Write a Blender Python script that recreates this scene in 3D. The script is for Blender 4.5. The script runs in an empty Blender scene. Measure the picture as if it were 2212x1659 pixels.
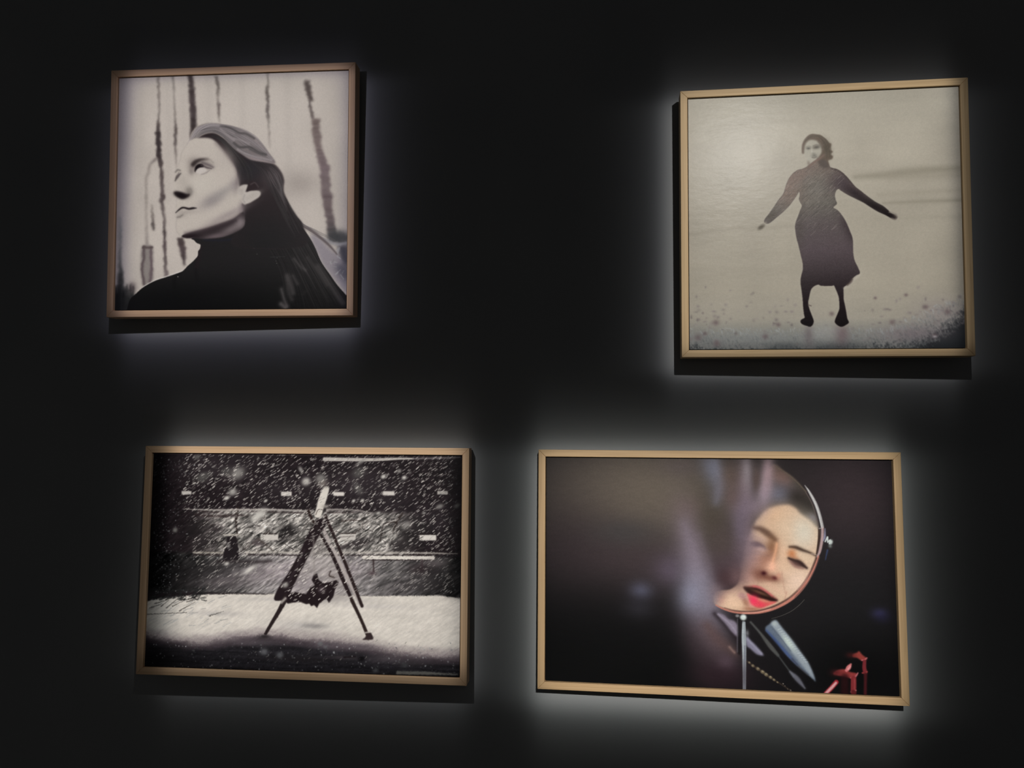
import bpy, math
import numpy as np
from mathutils import Matrix, Vector

# ------------------------------------------------------------------ scene
scene = bpy.context.scene
scene.view_settings.view_transform = 'Standard'
scene.view_settings.look = 'None'
scene.view_settings.gamma = 1.0
scene.view_settings.use_curve_mapping = False
scene.view_settings.exposure = 0.0
COL = scene.collection
ZC = 1.5                       # eye height above the floor
F_PX, IW, IH = 1650.0, 2212.0, 1659.0
CAM_D = 1.85                   # camera to wall


def rot(y, p, r):
    cy, sy = math.cos(y), math.sin(y)
    cp, sp = math.cos(p), math.sin(p)
    cr, sr = math.cos(r), math.sin(r)
    Rz = np.array([[cy, -sy, 0], [sy, cy, 0], [0, 0, 1.]])
    Rx = np.array([[1., 0, 0], [0, cp, -sp], [0, sp, cp]])
    Ry = np.array([[cr, 0, sr], [0, 1., 0], [-sr, 0, cr]])
    return Rz @ Rx @ Ry


CR = rot(0.1061, 0.0634, -0.0057)
CP = np.array([0, -CAM_D, 0.])


def project(P):
    c = (np.asarray(P, float) - CP) @ CR
    return np.stack([IW / 2 + F_PX * c[..., 0] / c[..., 1], IH / 2 - F_PX * c[..., 2] / c[..., 1]], -1)


cam_data = bpy.data.cameras.new('camera')
cam_data.sensor_width = 36.0
cam_data.lens = 36.0 * F_PX / IW
cam_data.clip_start = 0.01
cam = bpy.data.objects.new('camera', cam_data)
COL.objects.link(cam)
right, fwd, up = CR[:, 0], CR[:, 1], CR[:, 2]
M = Matrix(((right[0], up[0], -fwd[0], 0), (right[1], up[1], -fwd[1], -CAM_D), (right[2], up[2], -fwd[2], ZC), (0, 0, 0, 1)))
cam.matrix_world = M
scene.camera = cam

world = bpy.data.worlds.new('dim_gallery')
scene.world = world
world.use_nodes = True
world.node_tree.nodes['Background'].inputs[0].default_value = (1.0, 1.0, 1.02, 1)
world.node_tree.nodes['Background'].inputs[1].default_value = 0.021


# ------------------------------------------------------------------ painting the four prints
# The prints are flat pictures.  Each is painted here, shape by shape, on a
# canvas of its own; points are given in the photograph's pixels (through a
# view = origin + scale) and carried onto the canvas by the print's homography.
def homography(src, dst):
    A, b = [], []
    for (x, y), (u, v) in zip(src, dst):
        A.append([x, y, 1, 0, 0, 0, -u * x, -u * y]); b.append(u)
        A.append([0, 0, 0, x, y, 1, -v * x, -v * y]); b.append(v)
    return np.append(np.linalg.solve(np.array(A), np.array(b)), 1).reshape(3, 3)


def g1(a, s, axis):
    if s < 0.25:
        return a
    n = int(math.ceil(3 * s))
    k = np.exp(-0.5 * (np.arange(-n, n + 1) / s) ** 2)
    k /= k.sum()
    pad = [(0, 0)] * a.ndim
    pad[axis] = (n, n)
    p = np.pad(a, pad, mode='edge')
    out = np.zeros_like(a)
    L = a.shape[axis]
    for i, w in enumerate(k):
        out += w * (p[i:i + L] if axis == 0 else p[:, i:i + L])
    return out


def gblur(a, s):
    # large blurs are done on a coarser grid
    if s > 6:
        f = int(s // 3)
        h, w = a.shape
        H2, W2 = -(-h // f) * f, -(-w // f) * f
        p = np.pad(a, ((0, H2 - h), (0, W2 - w)), mode='edge')
        sm = p.reshape(H2 // f, f, W2 // f, f).mean((1, 3))
        sm = g1(g1(sm, s / f, 0), s / f, 1)
        return resize(sm, H2, W2)[:h, :w]
    return g1(g1(a, s, 0), s, 1)


def resize(a, h, w):
    y = (np.arange(h) + .5) * a.shape[0] / h - .5
    x = (np.arange(w) + .5) * a.shape[1] / w - .5
    y = np.clip(y, 0, a.shape[0] - 1); x = np.clip(x, 0, a.shape[1] - 1)
    y0 = np.minimum(y.astype(int), a.shape[0] - 2) if a.shape[0] > 1 else np.zeros(h, int)
    x0 = np.minimum(x.astype(int), a.shape[1] - 2) if a.shape[1] > 1 else np.zeros(w, int)
    fy = (y - y0)[:, None]; fx = (x - x0)[None]
    y1 = np.minimum(y0 + 1, a.shape[0] - 1); x1 = np.minimum(x0 + 1, a.shape[1] - 1)
    return (a[y0][:, x0] * (1 - fy) * (1 - fx) + a[y1][:, x0] * fy * (1 - fx) + a[y0][:, x1] * (1 - fy) * fx + a[y1][:, x1] * fy * fx)


def spline(p, closed, n=6):
    p = np.asarray(p, float)
    N = len(p)
    out = []
    for i in range(N if closed else N - 1):
        if closed:
            a, b, c, d = p[(i - 1) % N], p[i], p[(i + 1) % N], p[(i + 2) % N]
        else:
            a, b, c, d = p[max(i - 1, 0)], p[i], p[i + 1], p[min(i + 2, N - 1)]
        t = np.linspace(0, 1, n, endpoint=False)[:, None]
        out.append(.5 * (2 * b + (c - a) * t + (2 * a - 5 * b + 4 * c - d) * t ** 2 + (-a + 3 * b - 3 * c + d) * t ** 3))
    if not closed:
        out.append(p[-1:])
    return np.concatenate(out)


class Canvas:
    def __init__(s, corners, W, H, seed):
        s.W, s.H = W, H
        s.Hm = homography(corners, [(0, 0), (W, 0), (W, H), (0, H)])
        c = np.asarray(corners, float)
        s.k = W / np.linalg.norm(c[1] - c[0])          # canvas pixels per photo pixel
        s.img = np.zeros((H, W, 3), np.float32)
        s.rng = np.random.default_rng(seed)
        s.clip = None
        s.view(0, 0, 1)

    def view(s, x, y, sc):
        s.v = (x, y, sc)

    def P(s, pts):
        p = np.atleast_2d(np.asarray(pts, float))[:, :2] * s.v[2] + np.array(s.v[:2])
        q = np.c_[p, np.ones(len(p))] @ s.Hm.T
        return q[:, :2] / q[:, 2:]

    def box(s, p, pad):
        x0, y0 = np.floor(p.min(0) - pad).astype(int)
        x1, y1 = np.ceil(p.max(0) + pad).astype(int) + 1
        return max(x0, 0), max(y0, 0), min(x1, s.W), min(y1, s.H)

    def blend(s, m, b, col, a):
        x0, y0, x1, y1 = b
        if s.clip is not None:
            m = m * s.clip[y0:y1, x0:x1]
        m = (m * a)[..., None]
        col = np.asarray(col, np.float32) / 255.
        if col.ndim == 0:
            col = np.repeat(col, 3)
        if col.ndim == 3:
            col = col[y0:y1, x0:x1]
        s.img[y0:y1, x0:x1] = s.img[y0:y1, x0:x1] * (1 - m) + col * m

    def polymask(s, pts, blur, smooth):
        p = s.P(pts)
        if smooth:
            p = spline(p, True)
        sg = max(blur * s.k, .5)
        b = s.box(p, 3 * sg + 1)
        x0, y0, x1, y1 = b
        if x1 <= x0 or y1 <= y0:
            return None, b
        pad = int(3 * sg + 1)
        X = np.arange(x0 - pad, x1 + pad) + .5
        Y = np.arange(y0 - pad, y1 + pad) + .5
        m = np.zeros((len(Y), len(X)), bool)
        for i in range(len(p)):
            (ax, ay), (bx, by) = p[i], p[(i + 1) % len(p)]
            if ay == by:
                continue
            lo, hi = (ay, by) if ay < by else (by, ay)
            r = np.nonzero((Y >= lo) & (Y < hi))[0]
            if len(r) == 0:
                continue
            xi = ax + (Y[r] - ay) * (bx - ax) / (by - ay)
            m[r] ^= X[None] < xi[:, None]
        m = gblur(m.astype(np.float32), sg)
        return m[pad:-pad, pad:-pad], b

    def poly(s, pts, col, blur=.6, a=1., smooth=True):
        m, b = s.polymask(pts, blur, smooth)
        if m is not None:
            s.blend(m, b, col, a)

    def setclip(s, pts, blur=.6, smooth=True):
        m, b = s.polymask(pts, blur, smooth)
        s.clip = np.zeros((s.H, s.W), np.float32)
        s.clip[b[1]:b[3], b[0]:b[2]] = m

    def line(s, pts, w, col, blur=.5, a=1., smooth=True):
        """stroke: w = full width in photo pixels (number or one per point)"""
        p = s.P(pts)
        w = np.full(len(p), w, float) if np.isscalar(w) else np.asarray(w, float)
        q = np.c_[p, w * s.k / 2]
        if smooth and len(q) > 2:
            q = spline(q, False, 5)
        sg = max(blur * s.k, .4)
        b = s.box(q[:, :2], q[:, 2].max() + 2.5 * sg)
        x0, y0, x1, y1 = b
        if x1 <= x0 or y1 <= y0:
            return
        X, Y = np.meshgrid(np.arange(x0, x1) + .5, np.arange(y0, y1) + .5)
        d = np.full(X.shape, 1e9)
        grad = np.ndim(col) == 2
        if grad:
            cc = np.asarray(col, float)
            u = np.linspace(0, len(cc) - 1, len(q))
            cc = np.stack([np.interp(u, np.arange(len(cc)), cc[:, k]) for k in range(3)], -1)
            cmap = np.zeros(X.shape + (3,), np.float32)
        for i in range(len(q) - 1):
            ax, ay, ar = q[i]; bx, by, br = q[i + 1]
            L = (bx - ax) ** 2 + (by - ay) ** 2 + 1e-9
            t = np.clip(((X - ax) * (bx - ax) + (Y - ay) * (by - ay)) / L, 0, 1)
            dd = np.hypot(X - ax - t * (bx - ax), Y - ay - t * (by - ay)) - (ar + t * (br - ar))
            if grad:
                near = (dd < d)[..., None]
                cmap = np.where(near, cc[i] + t[..., None] * (cc[i + 1] - cc[i]), cmap)
            np.minimum(d, dd, out=d)
        m = 1 / (1 + np.exp(np.clip(d / (sg * .6), -30, 30)))
        if grad:
            full = np.zeros((s.H, s.W, 3), np.float32)
            full[y0:y1, x0:x1] = cmap
            col = full
        s.blend(m.astype(np.float32), b, col, a)

    def blob(s, x, y, rx, ry, col, a=1., ang=0., hard=1.):
        """soft ellipse, radii in view units (1 sigma); hard>1 gives a flatter top and a crisper edge"""
        c = s.P([(x, y)])[0]
        rx, ry = rx * s.v[2] * s.k, ry * s.v[2] * s.k
        R = 3 * max(rx, ry)
        b = s.box(np.array([c]), R)
        x0, y0, x1, y1 = b
        if x1 <= x0 or y1 <= y0:
            return
        X, Y = np.meshgrid(np.arange(x0, x1) + .5 - c[0], np.arange(y0, y1) + .5 - c[1])
        t = math.radians(ang)
        u = (X * math.cos(t) + Y * math.sin(t)) / rx
        v = (-X * math.sin(t) + Y * math.cos(t)) / ry
        m = np.exp(-.5 * (u * u + v * v) ** hard)
        s.blend(m.astype(np.float32), b, col, a)

    def vgrad(s, stops, a=1.):
        """vertical gradient; stops = (photo view y, colour)"""
        x = s.W / 2
        ys = [s.P([(s.cx, y)])[0][1] for y, _ in stops]
        cs = np.array([np.ones(3) * np.asarray(c, float) for _, c in stops])
        yy = np.arange(s.H) + .5
        g = np.stack([np.interp(yy, ys, cs[:, i]) for i in range(3)], -1)
        s.blend(np.ones((s.H, s.W), np.float32), (0, 0, s.W, s.H), np.repeat(g[:, None], s.W, 1), a)

    def noise(s, cell, aspect=1., ang=0.):
        """smooth noise in -1..1, features of about `cell` photo pixels"""
        c = cell * s.k
        if ang == 0:
            h, w = max(2, int(s.H / c) + 2), max(2, int(s.W / (c * aspect)) + 2)
            return resize(s.rng.uniform(-1, 1, (h, w)), s.H, s.W)
        n = int(math.hypot(s.W, s.H))
        t = resize(s.rng.uniform(-1, 1, (int(n / c) + 2, int(n / (c * aspect)) + 2)), n, n)
        X, Y = np.meshgrid(np.arange(s.W) - s.W / 2, np.arange(s.H) - s.H / 2)
        A = math.radians(ang)
        u = np.clip((X * math.cos(A) + Y * math.sin(A) + n / 2).astype(int), 0, n - 1)
        v = np.clip((-X * math.sin(A) + Y * math.cos(A) + n / 2).astype(int), 0, n - 1)
        return t[v, u]

    def grid(s):
        """view coordinates of every canvas pixel"""
        X, Y = np.meshgrid(np.arange(s.W) + .5, np.arange(s.H) + .5)
        Hi = np.linalg.inv(s.Hm)
        q = np.stack([X, Y, np.ones_like(X)], -1) @ Hi.T
        return (q[..., 0] / q[..., 2] - s.v[0]) / s.v[2], (q[..., 1] / q[..., 2] - s.v[1]) / s.v[2]

    def field(s, m, col, a=1.):
        s.blend(np.clip(m, 0, 1).astype(np.float32), (0, 0, s.W, s.H), col, a)

    def ruffle(s, cell, amp, mask=1., ang=0., aspect=1.):
        """push the paint about a little so that drawn edges lose their smoothness"""
        dx = s.noise(cell, aspect, ang) * amp * s.k * mask
        dy = s.noise(cell, aspect, ang) * amp * s.k * mask
        X, Y = np.meshgrid(np.arange(s.W), np.arange(s.H))
        s.img = s.img[np.clip((Y + dy).round().astype(int), 0, s.H - 1), np.clip((X + dx).round().astype(int), 0, s.W - 1)]

    def addnoise(s, n, amt, mask=None):
        """multiply brightness by 1 + amt * n"""
        m = 1. if mask is None else mask
        if s.clip is not None:
            m = m * s.clip
        s.img *= (1 + amt * n * m)[..., None].astype(np.float32)
        np.clip(s.img, 0, 1, out=s.img)

    def strands(s, A, B, n, lo, hi, w=(.6, 1.6), a=.5, tint=(1, .94, .95), part=(.3, 1.)):
        """fine hairs laid between two guide curves given with equal numbers of points"""
        A, B = np.asarray(A, float), np.asarray(B, float)
        for _ in range(n):
            t = s.rng.uniform(0, 1)
            c = spline(A * (1 - t) + B * t + s.rng.normal(0, 4, A.shape), False, 5)
            L = int(len(c) * s.rng.uniform(*part)); L = max(L, 4)
            i = s.rng.integers(0, max(1, len(c) - L + 1))
            c = c[i:i + L]
            g = s.rng.uniform(lo, hi)
            ww = s.rng.uniform(*w) * np.sin(np.linspace(.15, math.pi - .15, len(c)))
            s.line(c, ww, np.array(tint) * g, .5, a * s.rng.uniform(.4, 1), smooth=False)


# ---- print 1: portrait of a woman looking up among pale trees ----
def paint_portrait(c):
    c.cx = 1100
    V1, V2, V3 = (350, 250, .18083), (230, 420, .24412), (230, 130, .24412)
    c.view(*V3)
    c.img[:] = np.array([186, 176, 168]) / 255.
    c.addnoise(c.noise(60), .03)
    # misty darker patches behind, right of the head
    c.blob(1700, 1090, 130, 80, (150, 140, 134), .7)
    c.blob(1330, 420, 300, 250, (190, 181, 173), .6)
    for x in (180, 300, 540, 680, 900, 1200, 1600):
        c.line([(x, 90), (x + 10, 700), (x, 1229)], 14, (172, 163, 156), 6, .35)

    def trunk(view, pts, ws, cols, blur=2.0, jag=.10):
        c.view(*view)
        L_, R_, Y_, C_ = [], [], [], []
        for i in range(len(pts) - 1):
            n = 6
            for k in range(n + (i == len(pts) - 2)):
                t0 = k / n
                x, y = np.array(pts[i]) * (1 - t0) + np.array(pts[i + 1]) * t0
                w = ws[i] * (1 - t0) + ws[i + 1] * t0
                L_.append((x - w / 2 + c.rng.normal(0, w * jag), y)); R_.append((x + w / 2 + c.rng.normal(0, w * jag), y))
                Y_.append(c.P([(x, y)])[0][1])
                C_.append(np.array(cols[i], float) * (1 - t0) + np.array(cols[i + 1], float) * t0 + c.rng.normal(0, 4))
        C_ = np.array(C_)
        yy = np.arange(c.H) + .5
        cm = np.repeat(np.stack([np.interp(yy, Y_, C_[:, i]) for i in range(3)], -1)[:, None], c.W, 1)
        c.poly(L_ + R_[::-1], cm, blur, .9)

    trunk(V3, [(455, 150), (462, 250), (465, 470), (458, 560), (455, 660), (460, 820), (485, 960), (500, 1229)], [26, 20, 14, 26, 42, 44, 30, 26],
          [(130, 122, 116), (110, 100, 96), (115, 106, 102), (80, 70, 68), (38, 30, 32), (42, 34, 36), (70, 60, 60), (85, 74, 74)])
    trunk(V2, [(500, 0), (485, 60), (510, 200), (512, 330), (518, 450), (520, 600), (530, 730)], [40, 38, 20, 24, 30, 26, 34],
          [(85, 74, 74), (72, 62, 62), (100, 90, 88), (60, 52, 52), (72, 60, 62), (80, 70, 70), (110, 98, 98)])
    trunk(V3, [(585, 140), (598, 300), (608, 520), (612, 600), (608, 720), (612, 850), (622, 960)], [26, 18, 14, 26, 28, 16, 10],
          [(125, 118, 112), (145, 136, 130), (115, 106, 102), (75, 66, 64), (85, 76, 74), (125, 115, 110), (150, 140, 134)])
    trunk(V3, [(742, 128), (752, 250), (765, 420), (768, 580), (748, 690)], [44, 52, 58, 56, 14], [(52, 44, 44), (54, 45, 46), (58, 48, 50), (40, 32, 33), (60, 50, 50)], 2.4, .05)
    trunk(V3, [(970, 140), (990, 230), (985, 330), (992, 400), (992, 470), (1000, 555)], [34, 26, 16, 24, 22, 12],
          [(110, 102, 98), (90, 82, 78), (140, 130, 124), (100, 90, 88), (110, 100, 96), (160, 150, 142)])
    trunk(V3, [(1425, 105), (1428, 200), (1420, 290), (1428, 380), (1425, 460), (1436, 560), (1440, 660), (1445, 780)], [16, 18, 30, 24, 26, 14, 16, 10],
          [(130, 122, 116), (120, 112, 106), (84, 76, 72), (95, 86, 84), (90, 82, 80), (130, 122, 116), (140, 130, 125), (165, 155, 147)])
    trunk(V3, [(1772, 180), (1790, 280), (1812, 360)], [48, 54, 44], [(78, 68, 66), (70, 60, 58), (82, 72, 70)], 2.4)
    trunk(V3, [(1795, 350), (1808, 440), (1830, 520)], [20, 22, 30], [(92, 82, 80), (88, 78, 76), (95, 84, 82)])
    trunk(V3, [(1852, 520), (1858, 640), (1872, 760), (1900, 860), (1930, 950), (1935, 1080), (1955, 1229)], [60, 78, 62, 74, 88, 84, 84],
          [(100, 86, 83), (104, 90, 88), (108, 93, 92), (105, 90, 92), (104, 88, 92), (106, 92, 94), (100, 86, 88)], 2.6, .05)
    trunk(V2, [(1950, 0), (1960, 120), (1980, 230), (1990, 320), (2030, 420)], [88, 76, 74, 80, 110], [(100, 86, 88), (92, 78, 80), (88, 76, 78), (70, 64, 66), (48, 48, 52)], 2.6, .05)
    # pale loop of a branch and knots on the left
    trunk(V3, [(440, 870), (385, 930), (352, 1050), (352, 1229)], [30, 20, 20, 18], [(90, 80, 80), (140, 130, 124), (142, 132, 126), (145, 136, 130)], 2.5)
    trunk(V2, [(352, 0), (350, 130), (355, 280), (358, 450)], [18, 16, 18, 22], [(145, 136, 130), (140, 130, 124), (148, 138, 132), (130, 120, 116)], 2.5)
    trunk(V2, [(400, 90), (410, 200), (412, 270), (415, 320)], [14, 22, 30, 20], [(140, 130, 124), (115, 105, 100), (72, 64, 62), (100, 92, 88)])
    c.view(*V2)
    c.poly([(318, 470), (405, 465), (410, 600), (405, 780), (330, 800), (305, 640)], (134, 126, 122), 2.5)
    c.line([(330, 465), (330, 560), (315, 650), (335, 800)], 5.5, (84, 72, 74), 2, .9)
    c.line([(392, 470), (395, 560), (398, 660), (385, 770)], 5.5, (92, 78, 82), 2, .9)
    c.line([(320, 470), (400, 470)], 5, (80, 68, 68), 1.6, .8)
    trunk(V2, [(655, 385), (670, 470), (682, 560), (692, 630)], [50, 56, 36, 22], [(58, 48, 48), (62, 50, 52), (60, 50, 52), (90, 80, 80)], 2.2)
    trunk(V2, [(122, 200), (122, 420), (120, 600), (126, 760), (130, 900), (130, 1010)], [16, 20, 24, 46, 90, 130],
          [(140, 142, 138), (118, 118, 115), (80, 80, 78), (48, 48, 48), (32, 33, 33), (26, 27, 27)], 2.6)
    c.blob(225, 830, 26, 34, (78, 66, 70), .8)
    for _ in range(46):
        x, y = c.rng.uniform(30, 240), c.rng.uniform(800, 950)
        c.line([(x, y), (x + c.rng.normal(0, 10), 1040)], [2, c.rng.uniform(4, 12)], c.rng.uniform(22, 46), 2.4, .6)
    # brush and pale grass at the right edge
    c.poly([(2000, 320), (2130, 340), (2140, 450), (1960, 400)], (62, 62, 64), 5, .9)
    c.poly([(1800, 360), (1880, 380), (1960, 460), (2060, 540), (2140, 620), (2140, 860), (2060, 800), (1960, 690), (1880, 560)], (142, 134, 140), 4)
    c.poly([(2050, 450), (2140, 470), (2140, 640), (2075, 570)], (58, 56, 66), 4, .9)
    c.poly([(2020, 620), (2140, 640), (2140, 760), (2080, 740)], (78, 76, 86), 5, .8)
    for _ in range(60):
        x, y = c.rng.uniform(1880, 2120), c.rng.uniform(540, 800)
        if y > (x - 1700) * 2.2 or y < (x - 1880) * 1.2 + 430:
            continue
        an = c.rng.uniform(-1.2, 1.2); L = c.rng.uniform(15, 55)
        c.line([(x, y), (x + L * math.cos(an), y + L * math.sin(an))], c.rng.uniform(.8, 2.4), np.ones(3) * c.rng.uniform(110, 185), .9, .6)
    c.line([(1930, 400), (2000, 430), (2060, 440), (2130, 430)], 7, (150, 146, 150), 2, .8)
    c.line([(2040, 500), (2062, 470), (2040, 540), (2070, 570)], 2.5, (170, 168, 172), 1, .6)

    c.ruffle(6, 1.0)
    # ---- dark clothing and hair mass
    body = [(757, 385), (775, 405), (800, 430), (832, 445), (828, 480), (812, 505), (808, 545), (770, 588), (720, 632), (672, 680), (600, 708), (520, 735), (430, 765), (330, 820), (260, 880), (210, 930), (180, 1030),
            (180, 1080), (2200, 1080), (2180, 960), (2110, 880), (2040, 800), (1980, 715), (1900, 600), (1850, 480), (1790, 370), (1700, 255), (1640, 150), (1560, 0), (1400, -60), (1150, 200), (900, 350)]
    c.line([(672, 676), (600, 704), (520, 731), (430, 761), (330, 816)], 3, (205, 198, 192), .8, .8)
    c.poly(body, (32, 30, 31), .7)
    c.setclip(body, .7)
    c.blob(1300, 1050, 700, 200, (14, 14, 14), .95)
    c.blob(600, 950, 500, 130, (14, 14, 15), .9)
    c.blob(1500, 60, 260, 170, (44, 36, 39), .8)
    c.line([(800, 500), (808, 560), (790, 680), (800, 760)], 6, (20, 18, 20), 3, .7)
    c.line([(825, 460), (815, 540), (800, 640)], 8, (40, 30, 33), 3, .6)
    c.line([(640, 700), (600, 760), (610, 830)], 6, (16, 15, 16), 3, .7)
    # long strands falling to the right
    c.strands([(1350, 100), (1500, 350), (1650, 600), (1750, 800), (1850, 1010)], [(1600, 60), (1740, 300), (1880, 560), (2010, 760), (2130, 960)], 170, 14, 62, (.8, 2.4), .5)
    c.strands([(1250, 200), (1380, 400), (1500, 600), (1560, 800), (1560, 1010)], [(1500, 250), (1600, 430), (1700, 620), (1780, 820), (1860, 1010)], 90, 18, 50, (.8, 2.4), .5)
    for p, w, g in [([(1870, 640), (1950, 760), (2030, 880), (2090, 960)], 10, 74), ([(1780, 560), (1880, 690), (1950, 800)], 6, 66), ([(1660, 570), (1720, 640), (1760, 670)], 4, 92),
                    ([(1600, 720), (1630, 800), (1650, 870)], 9, 82), ([(1600, 740), (1610, 860), (1640, 930)], 7, 66), ([(1548, 840), (1570, 920), (1600, 990)], 5, 110), ([(1545, 970), (1580, 1000)], 8, 122),
                    ([(1700, 500), (1640, 540)], 3, 40), ([(1650, 720), (1690, 790)], 4, 80), ([(1760, 860), (1740, 880)], 4, 40)]:
        c.line(p, w, (g, g * .94, g * .94), 3, .6)
    for _ in range(26):
        x, y = c.rng.uniform(1250, 1700), c.rng.uniform(120, 620)
        c.line([(x, y), (x + c.rng.uniform(2, 8), y)], .8, (120, 118, 112), .3, .7)
    c.line([(1180, 405), (1300, 410), (1450, 425), (1600, 425)], .7, (66, 70, 70), .4, .8)
    c.line([(1450, 555), (1580, 550)], .7, (60, 62, 62), .4, .7)
    c.line([(860, 400), (1000, 408), (1120, 395)], 2.5, (30, 32, 48), 2, .5)
    c.blob(632, 728, 4, 3, (150, 145, 140), .9)
    c.clip = None
    # edge hairs against the light
    c.strands([(1560, 0), (1640, 150), (1700, 255), (1790, 330), (1950, 420)], [(1590, 10), (1660, 150), (1730, 250), (1850, 320), (2060, 420)], 22, 60, 130, (.6, 1.4), .6)
    c.line([(1640, 150), (1720, 265), (1820, 325), (1960, 440), (2040, 530)], [2, 3, 5, 5, 2], (78, 68, 70), 1.4, .8)

    # ---- face
    c.view(*V1)
    face = [(335, 285), (290, 340), (235, 430), (215, 520), (190, 600), (160, 650), (148, 720), (150, 790), (140, 850), (128, 915), (150, 960), (190, 1000), (175, 1060), (165, 1110), (170, 1160), (182, 1210), (170, 1270), (168, 1340),
            (190, 1410), (245, 1440), (420, 1390), (640, 1320), (830, 1240), (960, 1160), (985, 1050), (960, 900), (930, 780), (895, 650), (820, 520), (700, 390), (600, 285), (460, 262)]
    c.poly(face, (186, 176, 167), 1.2)
    # dark hair over the temple and behind the ear
    dark = [(425, 264), (490, 225), (570, 203), (650, 212), (760, 285), (880, 385), (960, 440), (1100, 520), (1310, 565), (1400, 640), (1455, 760), (1452, 900), (1520, 1060), (1600, 1190), (1680, 1310), (1680, 1560), (900, 1560), (880, 1395),
            (975, 1325), (992, 1230), (965, 1170), (955, 1050), (1000, 1060), (1000, 900), (930, 850), (905, 740), (888, 650), (855, 585), (800, 510), (730, 415), (650, 320), (590, 275), (500, 262)]
    c.poly(dark, (42, 34, 36), 1.8)
    c.setclip(dark, 1.1)
    c.blob(1050, 640, 140, 100, (40, 40, 44), .7)
    c.blob(1350, 720, 90, 110, (84, 74, 76), .75, 60)
    c.blob(1250, 1500, 400, 260, (30, 29, 30), .9)
    c.strands([(900, 450), (1150, 640), (1300, 900), (1450, 1200), (1600, 1500)], [(1300, 560), (1430, 700), (1450, 900), (1540, 1100), (1680, 1330)], 120, 32, 72, (.6, 1.6), .4, (1, .94, .95), (.2, .6))
    c.strands([(560, 235), (680, 290), (790, 420), (890, 580), (940, 760)], [(640, 215), (800, 320), (900, 430), (1050, 620), (1100, 800)], 60, 26, 58, (.6, 1.6), .5)
    c.strands([(1300, 600), (1390, 680), (1440, 800), (1440, 900), (1500, 1040)], [(1250, 640), (1300, 760), (1370, 880), (1430, 1000), (1500, 1150)], 30, 80, 118, (.5, 1.2), .5)
    c.clip = None
    # lit hair on top of the head
    lit = [(335, 290), (345, 225), (385, 165), (450, 118), (545, 92), (680, 100), (850, 128), (1000, 185), (1110, 255), (1200, 345), (1270, 440), (1335, 520), (1345, 570), (1200, 550), (1060, 525), (960, 465), (865, 395), (780, 310), (715, 240),
           (640, 205), (555, 200), (480, 228), (425, 262), (380, 270)]
    c.poly(lit, (120, 110, 109), 1.6)
    c.setclip(lit, 1.0)
    c.blob(400, 200, 70, 70, (172, 162, 154), .95)
    c.blob(1020, 300, 110, 45, (142, 130, 130), .8, 30)
    c.blob(1180, 520, 130, 28, (142, 129, 130), .9, 12)
    c.blob(800, 250, 100, 30, (138, 126, 127), .8, 40)
    c.strands([(345, 285), (400, 150), (600, 95), (850, 128), (1110, 255), (1330, 520)], [(425, 262), (500, 215), (640, 200), (780, 310), (960, 465), (1340, 560)], 200, 70, 165, (.6, 2.0), .5)
    for p, w, g, a in [([(700, 120), (820, 150), (920, 205), (1000, 215), (1100, 270)], 4.5, 74, .8), ([(860, 325), (930, 375), (1050, 375), (1150, 430), (1240, 465)], 5, 72, .85), ([(1050, 400), (1130, 440), (1200, 460)], 4, 80, .7),
                       ([(880, 220), (1000, 300), (1100, 370), (1180, 430)], 3, 100, .6), ([(700, 160), (780, 230), (860, 290)], 4, 146, .7), ([(900, 400), (1000, 455), (1150, 500), (1310, 530)], 4, 148, .7),
                       ([(860, 270), (960, 300), (1040, 330)], 3.5, 146, .6), ([(620, 190), (720, 240), (800, 320), (880, 400)], 3, 88, .6), ([(440, 250), (520, 190), (620, 170)], 3, 110, .6)]:
        c.line(p, w, (g, g * .94, g * .945), 1.4, a)
    c.clip = None
    c.line([(340, 285), (400, 160), (480, 110), (580, 92), (700, 98)], 1.6, (150, 140, 134), 1, .6)
    c.strands([(290, 350), (350, 250), (430, 150), (560, 95), (700, 95)], [(310, 345), (400, 240), (480, 170), (600, 120), (760, 130)], 26, 110, 200, (.4, 1.0), .5)
    c.strands([(850, 115), (1000, 170), (1130, 250), (1230, 370), (1320, 500)], [(870, 128), (1010, 185), (1120, 270), (1220, 390), (1310, 520)], 14, 110, 150, (.4, .9), .4)
    # shading of the face
    c.blob(600, 1010, 110, 50, (130, 121, 122), .75, -28)
    c.blob(720, 920, 130, 36, (148, 141, 138), .7, -32)
    c.blob(860, 830, 36, 60, (140, 130, 130), .6)
    c.blob(780, 1190, 200, 32, (138, 126, 126), .6, -25)
    c.blob(950, 1120, 26, 60, (128, 116, 118), .7)
    c.blob(240, 1180, 50, 30, (150, 140, 134), .45)
    c.blob(760, 520, 70, 110, (176, 166, 159), .6, -30)
    c.blob(470, 820, 110, 80, (192, 184, 174), .6)
    c.blob(255, 800, 50, 70, (166, 157, 149), .55)
    c.line([(640, 330), (740, 440), (830, 560), (885, 680), (890, 800)], 4, (130, 118, 116), 3, .6)
    # far-side contour of the face
    c.line([(300, 335), (240, 430), (215, 530), (190, 610)], 1.3, (162, 152, 145), 1.5, .5)
    c.line([(175, 1000), (168, 1090)], 1.3, (158, 148, 142), 1.5, .4)
    c.line([(182, 1215), (168, 1290), (172, 1370), (215, 1430)], 1.5, (158, 148, 142), 1.5, .5)
    # eye
    c.blob(370, 600, 40, 55, (120, 110, 106), .8)
    c.blob(470, 570, 90, 40, (126, 116, 112), .75, 12)
    c.poly([(345, 580), (385, 535), (450, 512), (530, 510), (560, 522), (480, 535), (430, 560), (390, 600), (365, 610)], (48, 40, 40), 2, .95)
    c.line([(520, 512), (570, 525), (610, 560)], [3, 2.2, 1.2], (140, 130, 124), 2, .7)
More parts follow.
